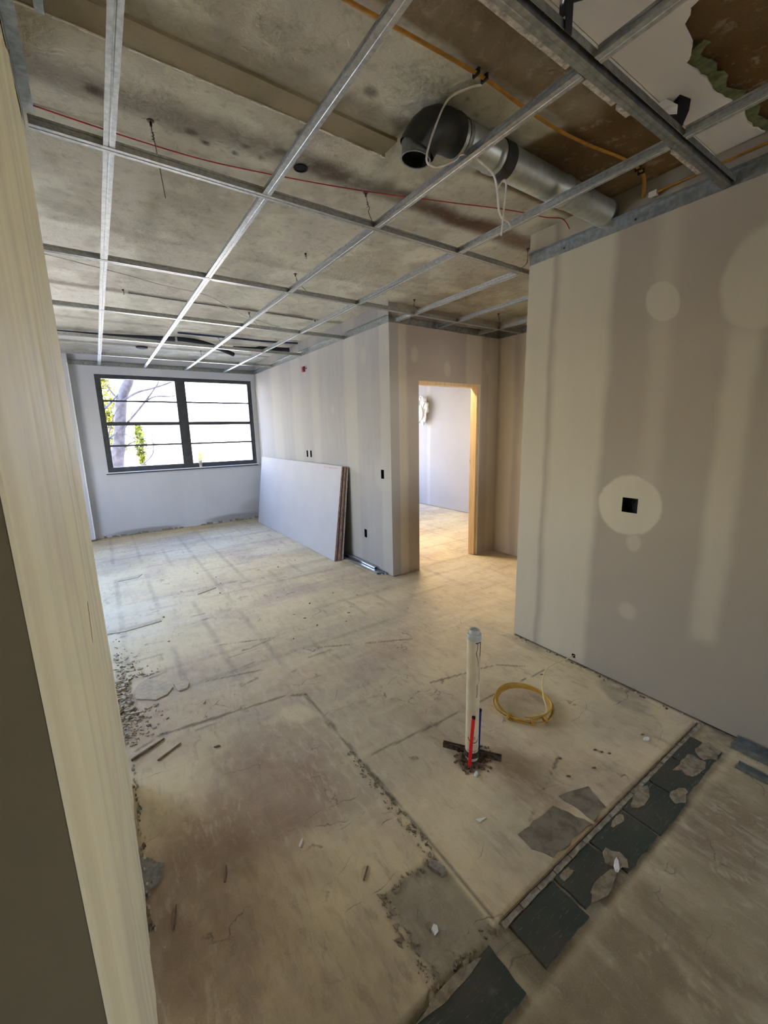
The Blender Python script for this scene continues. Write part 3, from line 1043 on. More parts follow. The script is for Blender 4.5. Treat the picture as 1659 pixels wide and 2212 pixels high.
# dark shade of old leaks above the plaster strip, and the stripped brown part to the right
p.mix(0.5 * (1 - sst(np.abs(Y - 1.63 + (f2 - .5) * .05), 0.01, 0.08)) * (1 - sst(X, 1.1, 1.4)), srgb(120, 108, 88))
BR = srgb(118, 92, 54)
strip = (1 - sst(Y + (f2 - 0.5) * 0.03, 1.215, 1.245)) * sst(X + (f2 - .5) * 0.2, 0.3, 0.7)
p.mix(0.9 * strip, srgb(122, 102, 72))
right = sst(X + (Y - 1.25) * 0.2 + (f2 - 0.5) * 0.04, 1.80, 1.84) * (1 - sst(Y, 1.66, 1.70))
p.mix(0.92 * right, BR)
p.mix(0.5 * right * sst(f1, 0.5, 0.6), srgb(84, 62, 36))
p.blob(1.72, 1.13, 0.16, 0.08, srgb(158, 146, 120), 0.7, 0.6, 0.2, 0.4, 21)
p.blob(1.45, 1.12, 0.10, 0.06, srgb(150, 138, 112), 0.5, 0.6, 0.0, 0.4, 22)
p.mix(0.9 * (1 - sst(Y, 0.80, 0.95)) * sst(X, 1.4, 1.7), srgb(100, 76, 42))
for (a, b, r_) in ((0.16, 2.08, 0.035), (0.50, 2.12, 0.025), (0.56, 2.16, 0.018), (0.72, 2.09, 0.02), (0.69, 2.16, 0.018), (0.80, 2.13, 0.015), (0.86, 2.04, 0.03), (1.23, 1.60, 0.05), (1.02, 1.53, 0.03), (1.36, 1.36, 0.012), (1.33, 1.45, 0.014), (1.45, 1.40, 0.012), (0.9, 1.88, 0.03)):
    p.blob(a, b, r_, r_ * 0.8, srgb(52, 42, 32), 0.85, 0.5, 0, 0.4, int(a * 100), 20)
p.mix(0.5 * (1 - sst(np.abs(X - 1.24), 0.0, 0.03)) * sst(Y, 1.55, 1.6) * (1 - sst(Y, 1.7, 1.75)), srgb(98, 86, 68))
Zc = 2.88 + 0.002 * (f2 - 0.5)
m = NT('rough_plastered_slab')
P = m.pos()[0]
a = m.attr('paint')
g1 = m.noise(P, 60, 4, 0.65)
g2 = m.noise(P, 18, 5, 0.65, 0.3)
c = m.mix(m.mul(m.step(g2, 0.50, 0.70), 0.26), a, srgb(96, 84, 64))
c = m.mix(m.mul(m.step(g2, 0.46, 0.32), 0.18), c, srgb(206, 198, 180))
m.set(c, 0.95, 0.0, 0.15)
m.bump(m.add(m.mul(g1, 0.5), g2), 0.55, 0.015)
ceiling = bpy.data.objects.new('ceiling', None)
COL.objects.link(ceiling)
ceiling['kind'] = 'structure'
grid_obj('ceiling_slab', xs, ys, Zc, p.C, m.mat, ceiling, flip=True)
build('slab_core', MB().box(-1.85, 6.0, -3.3, 8.3, 2.892, 3.1), M['chip_grey'], ceiling)
build('upper_sun_block', MB().box(-1.85, 12, -3.3, 8.25, 3.1, 9.0), M['chip_grey'], ceiling)  # unseen block added to keep the sun off the trees outside
# smooth plaster strip across the slab with a torn white edge
M['strip'] = dusty('beige_plaster_strip', srgb(150, 138, 108), srgb(136, 124, 96), sc=4, b=0.1)
build('plaster_strip', MB().box(-0.066, 1.26, 1.685, 1.795, 2.868, 2.882), M['strip'], ceiling)
mb = MB()
for k in range(60):
    a = -0.06 + k * 0.0222
    if k % 9 in (4,):
        continue
    mb.box(a, a + 0.022, 1.794 + r3.uniform(-0.001, 0.001), 1.7985 + r3.uniform(-0.002, 0.002), 2.862 + r3.uniform(0, 0.004), 2.882)
build('plaster_ridge', mb, M['chip_white'], ceiling, kind='stuff')
build('strip_clip', MB().box(0.010, 0.034, 1.69, 1.80, 2.864, 2.869), M['galv_dark'], ceiling)
# gypsum ceiling right of the steel channel, with the torn opening
GY = srgb(192, 184, 172)
M['gyp'] = wall_mat('old_ceiling_board', 0, srgb(202, 196, 180), srgb(200, 192, 178))
def poly_sheet(pts, z0, z1, mat, name, parent):
    bm = bmesh.new()
    vs = [bm.verts.new((x, y, z0)) for x, y in pts]
    f = bm.faces.new(vs)
    r = bmesh.ops.extrude_face_region(bm, geom=[f])
    bmesh.ops.translate(bm, verts=[v for v in r['geom'] if isinstance(v, bmesh.types.BMVert)], vec=(0, 0, z1 - z0))
    bmesh.ops.triangulate(bm, faces=bm.faces[:])
    bmesh.ops.recalc_face_normals(bm, faces=bm.faces[:])
    me = bpy.data.meshes.new(name)
    bm.to_mesh(me)
    bm.free()
    me.materials.append(mat)
    o = bpy.data.objects.new(name, me)
    COL.objects.link(o)
    children_fix(o, parent)
    return o
r4 = random.Random(12)
hole_edge = [(1.62, -0.6), (1.64, 0.30), (1.60, 0.55), (1.637, 0.70), (1.70, 0.75), (1.83, 0.772), (1.86, 0.80), (2.0, 0.79), (2.12, 0.795), (2.24, 0.772), (2.32, 0.765), (2.45, 0.78), (2.56, 0.765)]
hole_r = [hole_edge[0]]
for a, b in zip(hole_edge[:-1], hole_edge[1:]):
    for k in range(1, 5):
        t = k / 4
        hole_r.append((a[0] + (b[0] - a[0]) * t + r4.uniform(-.006, .006), a[1] + (b[1] - a[1]) * t + r4.uniform(-.006, .006)))
poly_sheet([(-0.06, -2.98), (1.60, -2.98)] + hole_r + [(2.56, 0.934), (-0.06, 0.926)], 2.852, 2.866, M['gyp'], 'ceiling_board', ceiling)
poly_sheet([(-0.06, 0.9285), (2.56, 0.9365), (2.56, 1.0), (2.2, 1.012), (1.7, 1.0), (1.2, 1.006), (-0.06, 1.0)], 2.852, 2.866, M['gyp'], 'ceiling_board', ceiling)
poly_sheet([(1.62, -0.62), (2.56, -0.62), (2.56, -2.98), (1.62, -2.98)], 2.852, 2.866, M['gyp'], 'ceiling_board', ceiling)
M['green_paper'] = plain('torn_green_paper', srgb(104, 108, 66), 0.9, var=0.25, scale=25)
gp = [(x, y - 0.002) for x, y in hole_r if x > 1.80]
gp2 = [(x + r4.uniform(-.01, .01), y - r4.uniform(0.02, 0.05)) for x, y in gp][::-1]
poly_sheet(gp + gp2, 2.858, 2.8605, M['green_paper'], 'torn_paper_edge', ceiling)
poly_sheet([(2.0, 0.872), (2.06, 0.858), (2.12, 0.885), (2.24, 0.965), (2.25, 0.992), (2.10, 0.992), (2.06, 0.965), (2.03, 0.955), (2.03, 0.915)], 2.8495, 2.8515, M['hollow'], 'torn_hole_shade', ceiling)  # flat black sheet standing in for the dark inside the tear
mb = MB()
mb.add([(1.985, 0.955, 2.851), (2.06, 0.955, 2.850), (2.055, 0.90, 2.822), (2.02, 0.885, 2.832), (1.975, 0.91, 2.849), (1.985, 0.955, 2.853), (2.06, 0.955, 2.852), (2.055, 0.90, 2.824), (2.02, 0.885, 2.834), (1.975, 0.91, 2.851)],
       [(0, 1, 2, 3, 4), (9, 8, 7, 6, 5), (0, 5, 6, 1), (1, 6, 7, 2), (2, 7, 8, 3), (3, 8, 9, 4), (4, 9, 5, 0)])
build('hanging_flap', mb, M['gyp'], ceiling)
# round core hole, a black cup standing in for its inner shade
mb = MB()
mb.lathe([(0.034, 0.0), (0.034, -0.003), (0.026, -0.003), (0.026, 0.0), (0.0, 0.0)], (0.985, 2.10, 2.8785), 18)
build('core_hole_shade', mb, M['hollow'], ceiling)

# ------------------------------------------------------------------ window
win = bpy.data.objects.new('window_1', None)
COL.objects.link(win)
win['kind'] = 'structure'
x0, x1, z0, z1 = WIN
YF0, YF1 = WY + 0.015, WY + 0.09
build('window_frame', MB().box(x0, x0 + 0.055, YF0, YF1, z0, z1).box(x1 - 0.045, x1, YF0, YF1, z0, z1).box(x0 + 0.055, x1 - 0.045, YF0, YF1, z0, z0 + 0.075).box(x0 + 0.055, x1 - 0.045, YF0, YF1, z1 - 0.06, z1), M['frame'], win)
build('window_mullion', MB().box(1.236, 1.348, YF0 - 0.006, YF1, z0 + 0.075, z1 - 0.06), M['frame'], win)
for a, b in ((x0 + 0.055, 1.236), (1.348, x1 - 0.045)):
    build('meeting_rail', MB().box(a, b, YF0 + 0.01, YF1 - 0.01, 1.790, 1.846), M['frame'], win)
    build('glazing_bar', MB().box(a, b, YF0 + 0.03, YF0 + 0.045, 1.456, 1.486), M['frame'], win)
    build('glazing_bar', MB().box(a, b, YF0 + 0.03, YF0 + 0.045, 2.158, 2.186), M['frame'], win)
    build('sash_stile', MB().box(a, a + 0.022, YF0 + 0.012, YF1 - 0.012, z0 + 0.075, z1 - 0.06).box(b - 0.022, b, YF0 + 0.012, YF1 - 0.012, z0 + 0.075, z1 - 0.06), M['frame'], win)
    for c, d in ((z0 + 0.075, 1.795), (1.84, z1 - 0.06)):
        build('window_pane', MB().box(a + 0.022, b - 0.022, YF0 + 0.036, YF0 + 0.040, c, d), M['glass'], win)
build('window_sill', MB().box(x0 - 0.03, x1 + 0.005, WY - 0.045, WY + 0.014, z0 - 0.014, z0), M['sill'], win)
build('sill_edge', MB().box(x0 - 0.03, x1 + 0.005, WY - 0.043, WY - 0.002, z0 - 0.032, z0 - 0.014), M['sill_dark'], win)
fill_win = bpy.data.objects.new('added_fill_window', None)  # frame of the unseen left window, added to light mid room
COL.objects.link(fill_win)
fill_win['kind'] = 'structure'
fr = MB().box(-1.79, -1.73, 3.6, 6.1, 1.0, 1.05).box(-1.79, -1.73, 3.6, 6.1, 2.30, 2.35)
for yv in (3.6, 4.825, 6.05):
    fr.box(-1.79, -1.73, yv, yv + 0.05, 1.05, 2.30)
build('window_frame', fr, M['frame'], fill_win)
win2 = bpy.data.objects.new('window_2', None)
COL.objects.link(win2)
win2['kind'] = 'structure'
build('window_frame', MB().box(3.05, 3.10, YF0, YF1, 0.8, z1).box(5.5, 5.55, YF0, YF1, 0.8, z1).box(3.1, 5.5, YF0, YF1, 0.8, 0.86).box(3.1, 5.5, YF0, YF1, z1 - 0.06, z1).box(4.25, 4.35, YF0, YF1, 0.86, z1 - 0.06), M['frame'], win2)

# ------------------------------------------------------------------ suspended ceiling grid (one rigid thing, each bar a part)
grid = thing('ceiling_grid', (1.2, 4.0, 2.69), 'galvanised drywall suspension grid hung below the bare slab across the whole room', 'ceiling grid')
G = 2.69
fw = 0.019
TPROF = [(-fw, 0.0), (-0.0035, 0.0), (-0.002, 0.002), (0.002, 0.002), (0.0035, 0.0), (fw, 0.0), (fw, 0.0022), (0.0016, 0.0045), (0.0016, 0.028), (0.004, 0.029), (0.004, 0.038), (-0.004, 0.038), (-0.004, 0.029), (-0.0016, 0.028), (-0.0016, 0.0045), (-fw, 0.0022)]


def tee(name, a, b, side, dz=0.0):
    mb = MB().sweep(TPROF, (a[0], a[1], G + dz), (b[0], b[1], G + dz), side, (0, 0, 1))
    return build(name, mb, M['galv'], grid)


mains = [(2.070, -0.055, 4.215), (3.290, -1.69, 4.215), (4.525, -1.69, 2.562), (5.770, -1.69, 2.562), (6.930, -1.69, 2.562)]
for y, a, b in mains:
    t = tee('main_tee', (a, y), (b, y), (0, 1, 0), -0.0012)
    # lock tabs cut into the web
    mb = MB()
    xx = a + 0.07
    while xx < b - 0.05:
        mb.box(xx, xx + 0.006, y - 0.0075, y - 0.0016, G + 0.010, G + 0.013)
        xx += 0.305
    build('web_tab', mb, M['galv'], t, kind='stuff')
cols = [(0.180, 0.916, 7.88), (0.785, 0.916, 7.88), (1.390, 0.896, 7.90), (2.010, 0.896, 7.90), (2.640, 2.09, 3.59), (3.200, 2.09, 3.59), (3.830, 2.09, 3.59)]
ymains = [m_[0] for m_ in mains]
for x, a, b in cols:
    cuts = [a] + [y for y in ymains if a + 0.1 < y < b - 0.1] + [b]
    for i in range(len(cuts) - 1):
        tee('cross_tee', (x, cuts[i] + (0.003 if i else 0)), (x, cuts[i + 1] - 0.003), (1, 0, 0))
for x in (1.380, 1.995):
    tee('cross_tee', (x, -0.9), (x, 0.838), (1, 0, 0))
# wall angles: hanging leg with screws, top leg
def angle(a, b, inward, name='wall_angle', top=0.062):
    a, b, inw = Vector(a), Vector(b), Vector(inward)
    prof = [(0.0005, 0), (0.002, 0), (0.002, top - 0.0015), (0.034, top - 0.0015), (0.034, top), (0.0005, top)]
    o = build(name, MB().sweep(prof, (a.x, a.y, G), (b.x, b.y, G), inw, (0, 0, 1)), M['galv_dark'], grid)
    L = (b - a).length
    n = max(1, int(L / 0.40))
    for k in range(n):
        q = a + (b - a) * ((k + 0.4) / n)
        mb = MB().lathe([(0.0, 0.0012), (0.0045, 0.001), (0.0055, 0.0)], (q.x + inw.x * 0.002, q.y + inw.y * 0.002, G + 0.026), 8, 0, inw)
        build('screw', mb, M['screw'], o)
    return o


angle((WR, -1.0, 0), (WR, 1.955, 0), (-1, 0, 0), top=0.066)
angle((WR, 3.618, 0), (WR, 7.94, 0), (-1, 0, 0))
angle((WR, 3.616, 0), (4.22, 3.616, 0), (0, -1, 0))
angle((4.222, 1.85, 0), (4.222, 3.61, 0), (-1, 0, 0))
angle((SX, 0.5, 0), (SX, 2.09, 0), (1, 0, 0))
angle((-0.2, WY, 0), (WR - 0.002, WY, 0), (0, -1, 0))
# wide steel channel across the near end of the grid
CPROF = [(-0.018, 0.032), (-0.018, 0.0), (-0.004, 0.0), (-0.002, 0.0025), (0.002, 0.0025), (0.004, 0.0), (0.018, 0.0), (0.018, 0.032), (0.0165, 0.032), (0.0165, 0.004), (-0.0165, 0.004), (-0.0165, 0.0335), (-0.032, 0.0335), (-0.032, 0.010), (-0.0305, 0.010), (-0.0305, 0.032)]
ch = build('steel_channel', MB().sweep(CPROF, (-0.06, 0.875, G), (2.556, 0.875, G), (0, 1, 0), (0, 0, 1)), M['galv_dark'], grid, label='wide dull steel channel closing the near end of the grid')
# light board strip lying behind the channel
strips = ((0.6, 1.33), (1.42, 1.60), (1.63, 1.70), (2.06, 2.33))
for a, b in strips:
    build('board_strip', MB().box(a, b, 0.896, 0.913, G + 0.004, G + 0.018), M['paper_grey'], grid)

# black strap holding the channel
bk = thing('hanger_strap', (1.29, 0.86, 2.70), 'black steel angle rising from the wide channel to the old ceiling', 'strap')
build('strap_leg', MB().box(1.205, 1.208, 0.835, 0.8555, 2.726, 2.852).box(1.208, 1.238, 0.835, 0.838, 2.692, 2.852), M['black_steel'], bk)
build('strap_arm', MB().obox((1.285, 0.832, 2.815), Vector((0.055, -0.006, 0.030)), Vector((0.002, 0.012, 0.0)), Vector((-0.006, 0.0, 0.012))), M['black_steel'], bk)
build('bolt', MB().lathe([(0, 0.006), (0.006, 0.006), (0.007, 0.0)], (1.205, 0.847, 2.76), 6, 0, (-1, 0, 0)), M['galv'], bk)

# hanger wires
def hanger(x, y, label, pts, anchor='stud', r=0.0016):
    t = thing('hanger_wire', (x, y, 2.88), label, 'wire', 'hanger wires under the slab')
    a = MB()
    if anchor == 'stud':
        a.lathe([(0.0, 0.0), (0.013, 0.0), (0.013, -0.004), (0.005, -0.006), (0.005, -0.02), (0.0, -0.02)], (x, y, 2.880), 10)
    else:
        a.lathe([(0.0, 0.0), (0.008, 0.0), (0.008, -0.012), (0.0, -0.012)], (x, y, 2.880), 8)
    build('anchor', a, M['wire'], t)
    path = [(x, y, 2.872)] + pts
    build('wire', MB().tube(path, r, 6), M['wire'], t)
    # twist round the wire near the top
    q = Vector(pts[0])
    tw = [(q.x + 0.005 * math.cos(k * 1.2), q.y + 0.005 * math.sin(k * 1.2), q.z + 0.012 - k * 0.0022) for k in range(14)]
    build('twist', MB().tube(tw, r * 0.9, 5), M['wire'], t)


hanger(0.347, 2.139, 'bright anchor with long straight wire hanging past the grid, leftmost over the near room', [(0.350, 2.139, 2.830), (0.356, 2.139, 2.79), (0.372, 2.139, 2.606)])
hanger(1.365, 2.113, 'short bent hanger wire hooked under the red string', [(1.366, 2.10, 2.82), (1.372, 2.09, 2.80), (1.360, 2.085, 2.775), (1.375, 2.075, 2.731)])
hanger(2.730, 2.10, 'hanger wire dropping to the grid beside the near right wall corner', [(2.730, 2.10, 2.80), (2.70, 2.09, 2.765), (2.64, 2.075, 2.731)])
hanger(1.407, 2.995, 'stub of hook wire on bare slab, nearer of two left of the second main runner', [(1.41, 2.995, 2.862), (1.40, 2.99, 2.855)], 'eye')
hanger(1.497, 3.398, 'kinked hanger wire over the third lengthwise bar, just past the second main runner', [(1.50, 3.385, 2.83), (1.52, 3.36, 2.80), (1.515, 3.33, 2.77), (1.53, 3.29, 2.731)])
hanger(2.760, 3.442, 'kinked hanger wire above the corner of the door wall', [(2.745, 3.43, 2.83), (2.735, 3.40, 2.80), (2.71, 3.34, 2.77), (2.68, 3.292, 2.731)])
hanger(3.900, 3.36, 'hanger wire over the hallway in front of the doorway', [(3.90, 3.35, 2.83), (3.89, 3.33, 2.80), (3.85, 3.30, 2.731)])
hanger(0.358, 4.506, 'small hook wire beside the leftmost lengthwise bar in mid room', [(0.362, 4.50, 2.855), (0.366, 4.50, 2.842), (0.358, 4.497, 2.835)], 'eye')
hanger(1.508, 4.676, 'shiny hanger wire at the end of the thin white cable in mid room', [(1.51, 4.66, 2.83), (1.53, 4.60, 2.78), (1.53, 4.53, 2.731)])
hanger(1.504, 6.004, 'hanger wire beside the black pipe, toward the window', [(1.505, 5.97, 2.83), (1.51, 5.85, 2.78), (1.51, 5.775, 2.731)])
hanger(1.494, 7.10, 'farthest hanger wire, close to the window wall', [(1.495, 7.08, 2.83), (1.50, 7.0, 2.78), (1.50, 6.94, 2.731)])
hanger(2.244, 4.624, 'hook wire with a loose end over the fourth lengthwise bar in mid room', [(2.25, 4.62, 2.86), (2.30, 4.62, 2.855), (2.36, 4.60, 2.862)], 'eye')

# ------------------------------------------------------------------ ventilation duct
duct = thing('ventilation_duct', (1.95, 1.45, 2.80), 'round galvanised duct running under the slab into the near right wall', 'duct')
R0 = 0.066
segs = [(1.36, 1.66), (1.655, 2.20), (2.195, 2.60)]
cy, cz = 1.445, 2.806
for i, (a, b) in enumerate(segs):
    k = R0 + 0.0018 * (i % 2)
    prof = [(k * 0.985, 0.0), (k, 0.006)]
    L = b - a
    prof += [(k, L - 0.075), (k + 0.004, L - 0.07), (k + 0.004, L - 0.062), (k, L - 0.057), (k, L - 0.04), (k + 0.003, L - 0.035), (k + 0.003, L - 0.03), (k, L - 0.025), (k, L)]
    build('duct_section', MB().lathe(prof, (a, cy, cz), 36, 0, (1, 0, 0)), M['duct'], duct, smooth=True)
build('wrap_band', MB().lathe([(R0 + 0.001, 0), (R0 + 0.006, 0.002), (R0 + 0.007, 0.060), (R0 + 0.001, 0.065)], (1.635, cy, cz), 32, 0, (1, 0, 0)), M['tape_dark'], duct, smooth=True)
build('wrap_band', MB().lathe([(R0 + 0.001, 0), (R0 + 0.0045, 0.002), (R0 + 0.0045, 0.02), (R0 + 0.001, 0.024)], (1.405, cy, cz), 32, 0, (1, 0, 0)), M['galv_dark'], duct, smooth=True)
# elbow wrapped in dark tape and the open boot
el = smooth_path([(1.385, 1.445, 2.806), (1.32, 1.447, 2.805), (1.270, 1.455, 2.796), (1.238, 1.470, 2.772), (1.222, 1.485, 2.745), (1.216, 1.493, 2.728)], 3)
build('elbow', MB().tube(el, [0.0735 + 0.0018 * (k % 2) for k in range(len(el))], 28, cap=False), M['tape_dark'], duct, smooth=True)
dv = Vector((-0.10, 0.10, -1.0)).normalized()
base = Vector((1.216, 1.493, 2.735))
build('boot', MB().lathe([(0.064, -0.012), (0.060, 0.01), (0.060, 0.036), (0.062, 0.038), (0.062, 0.042), (0.056, 0.042), (0.056, 0.0), (0.0, 0.0)], base, 28, 0, dv), [M['galv_dark']], duct, smooth=True)
build('boot_inside', MB().lathe([(0.0555, 0.039), (0.055, 0.004), (0.0, 0.004)], base, 28, 0, dv), M['hollow'], duct)

# cables at the ceiling
wc = thing('white_cable', (1.3, 1.36, 2.87), 'white cable looping down from the ceiling past the open duct end', 'cable')
build('sheath', MB().tube(smooth_path([(1.345, 1.272, 2.870), (1.31, 1.30, 2.864), (1.262, 1.36, 2.845), (1.205, 1.37, 2.74), (1.158, 1.365, 2.625), (1.178, 1.36, 2.600), (1.225, 1.36, 2.612), (1.30, 1.365, 2.655), (1.345, 1.38, 2.695), (1.40, 1.385, 2.72)]), 0.0055, 8, flat=0.7), M['white_cable'], wc, smooth=True)
wc2 = thing('white_cable', (1.55, 1.37, 2.72), 'white cable hanging in a double loop below the duct', 'cable')
build('sheath', MB().tube(smooth_path([(1.395, 1.375, 2.725), (1.45, 1.37, 2.700), (1.52, 1.36, 2.668), (1.549, 1.36, 2.61), (1.56, 1.36, 2.55), (1.60, 1.375, 2.53), (1.685, 1.41, 2.545), (1.75, 1.45, 2.56)]), 0.005, 8, flat=0.7), M['white_cable'], wc2, smooth=True)
build('loose_end', MB().tube(smooth_path([(1.555, 1.37, 2.625), (1.585, 1.365, 2.665), (1.602, 1.36, 2.66), (1.600, 1.36, 2.60), (1.59, 1.36, 2.53), (1.582, 1.36, 2.45)]), 0.005, 8, flat=0.7), M['white_cable'], wc2, smooth=True)
yc = thing('yellow_cable', (1.3, 1.25, 2.87), 'flat yellow cable clipped along the edge of the stripped slab', 'cable')
yp = smooth_path([(-0.05, 1.33, 2.868), (0.5, 1.29, 2.868), (0.79, 1.272, 2.868), (1.287, 1.243, 2.867), (1.55, 1.25, 2.865), (1.777, 1.250, 2.863), (2.0, 1.235, 2.866), (2.256, 1.20, 2.868), (2.45, 1.205, 2.864), (2.545, 1.24, 2.80)])
build('sheath', MB().tube(yp, 0.0088, 8, flat=0.45), M['ochre_cable'], yc, smooth=True)
for cx, cyy in ((1.287, 1.243), (1.330, 1.243), (2.39, 1.20), (2.43, 1.205)):
    build('cable_clip', MB().box(cx - 0.004, cx + 0.004, cyy - 0.015, cyy + 0.015, 2.8585, 2.8775), M['black_steel'], yc)
yc2 = thing('yellow_cable', (2.5, 0.95, 2.83), 'yellow cable running along the top of the near right wall', 'cable')
build('sheath', MB().tube(smooth_path([(2.545, 0.2, 2.80), (2.545, 0.6, 2.80), (2.55, 0.79, 2.802), (2.55, 0.99, 2.80), (2.54, 1.12, 2.795), (2.535, 1.17, 2.79)]), 0.009, 8, flat=0.5), M['ochre_cable'], yc2, smooth=True)
build('connector', MB().box(2.525, 2.552, 1.168, 1.205, 2.778, 2.802), M['white_cable'], yc2)
rw = thing('red_wire', (1.2, 2.1, 2.87), 'thin red string strung across under the slab', 'string')
build('strand', MB().tube(smooth_path([(-0.045, 2.283, 2.876), (0.28, 2.285, 2.872), (0.597, 2.269, 2.872), (0.98, 2.19, 2.872), (1.349, 2.087, 2.870), (1.75, 1.95, 2.870), (2.159, 1.803, 2.868), (2.40, 1.74, 2.865), (2.50, 1.68, 2.855), (2.54, 1.655, 2.80)]), 0.0026, 6), M['red_wire'], rw)
tw = thing('white_cable', (0.9, 4.2, 2.86), 'thin white cable sagging across the slab in mid room', 'cable')
build('sheath', MB().tube(smooth_path([(-0.6, 3.70, 2.85), (0.259, 3.962, 2.845), (0.6, 4.07, 2.835), (0.877, 4.158, 2.845), (1.05, 4.28, 2.855), (1.35, 4.60, 2.850), (1.592, 4.837, 2.862), (2.0, 5.1, 2.872)]), 0.0045, 6), M['white_cable'], tw, smooth=True)
gw = thing('grey_conduit', (1.8, 4.6, 2.87), 'thin grey conduit fixed across the slab in mid room', 'conduit')
build('pipe', MB().tube([(0.40, 4.56, 2.871), (1.0, 4.58, 2.871), (1.7, 4.56, 2.871), (2.20, 4.59, 2.871)], 0.006, 6), M['galv_dark'], gw)
bp = thing('insulated_pipe', (0.5, 6.25, 2.82), 'long black foam covered pipe under the slab left of the window end', 'pipe')
build('pipe_foam', MB().tube(smooth_path([(-1.69, 6.5, 2.82), (-0.3, 6.38, 2.825), (0.3, 6.33, 2.828), (0.9, 6.23, 2.84), (1.1, 6.2, 2.845), (1.35, 6.24, 2.835), (1.62, 6.35, 2.79), (1.80, 6.45, 2.755)]), 0.030, 12), M['black_foam'], bp, smooth=True)
build('pipe_strap', MB().lathe([(0.031, -0.012), (0.036, -0.012), (0.036, 0.012), (0.031, 0.012)], (1.02, 6.21, 2.843), 14, 0, (1, -0.1, 0.02)), M['galv'], bp)
bp2 = thing('insulated_pipe', (2.3, 6.1, 2.8), 'short black foam pipe end beside the side wall', 'pipe')
build('pipe_foam', MB().tube(smooth_path([(1.75, 6.25, 2.81), (2.1, 6.18, 2.815), (2.52, 6.10, 2.815)]), [0.020] * 8 + [0.035] * 9, 12), M['black_foam'], bp2, smooth=True)
bt = thing('blue_tube', (2.3, 6.05, 2.86), 'thin dark blue tube beside the short black pipe end', 'tube')
build('tube_wall', MB().tube(smooth_path([(1.0, 5.93, 2.866), (1.6, 5.92, 2.866), (2.1, 5.91, 2.866), (2.54, 5.82, 2.866)]), 0.011, 8), M['blue_tube'], bt, smooth=True)
build('tube_clip', MB().box(2.30, 2.315, 5.86, 5.91, 2.85, 2.88), M['black_steel'], bt)
pl = thing('junction_plate', (0.71, 7.19, 2.87), 'dark round plate on the slab left of the window end', 'plate')
build('plate', MB().lathe([(0, -0.02), (0.07, -0.02), (0.08, 0.0)], (0.71, 7.15, 2.88), 16), M['black_steel'], pl)
build('plate_ring', MB().lathe([(0.03, -0.02), (0.035, -0.03), (0.04, -0.02)], (0.71, 7.15, 2.88), 12), M['galv_dark'], pl)

# ------------------------------------------------------------------ wall fittings
def outlet(u0, u1, z0, z1, label):
    t = thing('outlet_box', (WR + 0.03, (u0 + u1) / 2, z0), label, 'outlet box')
    X1 = WR + 0.06
    w = 0.0012
    mb = MB()
    mb.box(X1, X1 + w, u0 - .004, u1 + .004, z0 - .004, z1 + .004)
    mb.box(WR + 0.017, X1, u0 - .004, u0 - .0025, z0 - .004, z1 + .004)
    mb.box(WR + 0.017, X1, u1 + .0025, u1 + .004, z0 - .004, z1 + .004)
    mb.box(WR + 0.017, X1, u0 - .0025, u1 + .0025, z0 - .004, z0 - .0025)
    mb.box(WR + 0.017, X1, u0 - .0025, u1 + .0025, z1 + .0025, z1 + .004)
    build('box_shell', mb, M['box_in'], t)
    mid = (u0 + u1) / 2
    build('wire_tail', MB().tube(smooth_path([(X1, mid, z1 - 0.02), (WR + 0.04, mid + 0.006, z1 - 0.03), (WR + 0.03, mid - 0.006, (z0 + z1) / 2), (WR + 0.045, mid, z0 + 0.015)]), 0.0022, 5), M['black_foam'], t)


outlet(1.128, 1.216, 1.108, 1.196, 'square open outlet hole inside the round plaster patch on the near right wall')
outlet(*outlets[0], 'narrow switch hole high beside the outer corner of the side wall')
outlet(*outlets[1], 'low outlet hole in the side wall above the steel studs')
outlet(*outlets[2], 'left slot of the paired switch holes above the leaning boards')
outlet(*outlets[3], 'right slot of the paired switch holes above the leaning boards')
rb = thing('alarm_box', (WR - 0.02, 5.70, 2.46), 'small red box high on the side wall above the leaning boards', 'alarm box')
build('box_body', MB().box(WR - 0.028, WR - 0.0005, 5.68, 5.745, 2.465, 2.535), M['red_box'], rb)
build('box_lens', MB().box(WR - 0.034, WR - 0.028, 5.692, 5.733, 2.478, 2.522), M['red_box'], rb)
build('box_cable', MB().tube([(WR - 0.012, 5.68, 2.50), (WR - 0.010, 5.65, 2.505), (WR - 0.006, 5.62, 2.50)], 0.006, 6), M['red_box'], rb)

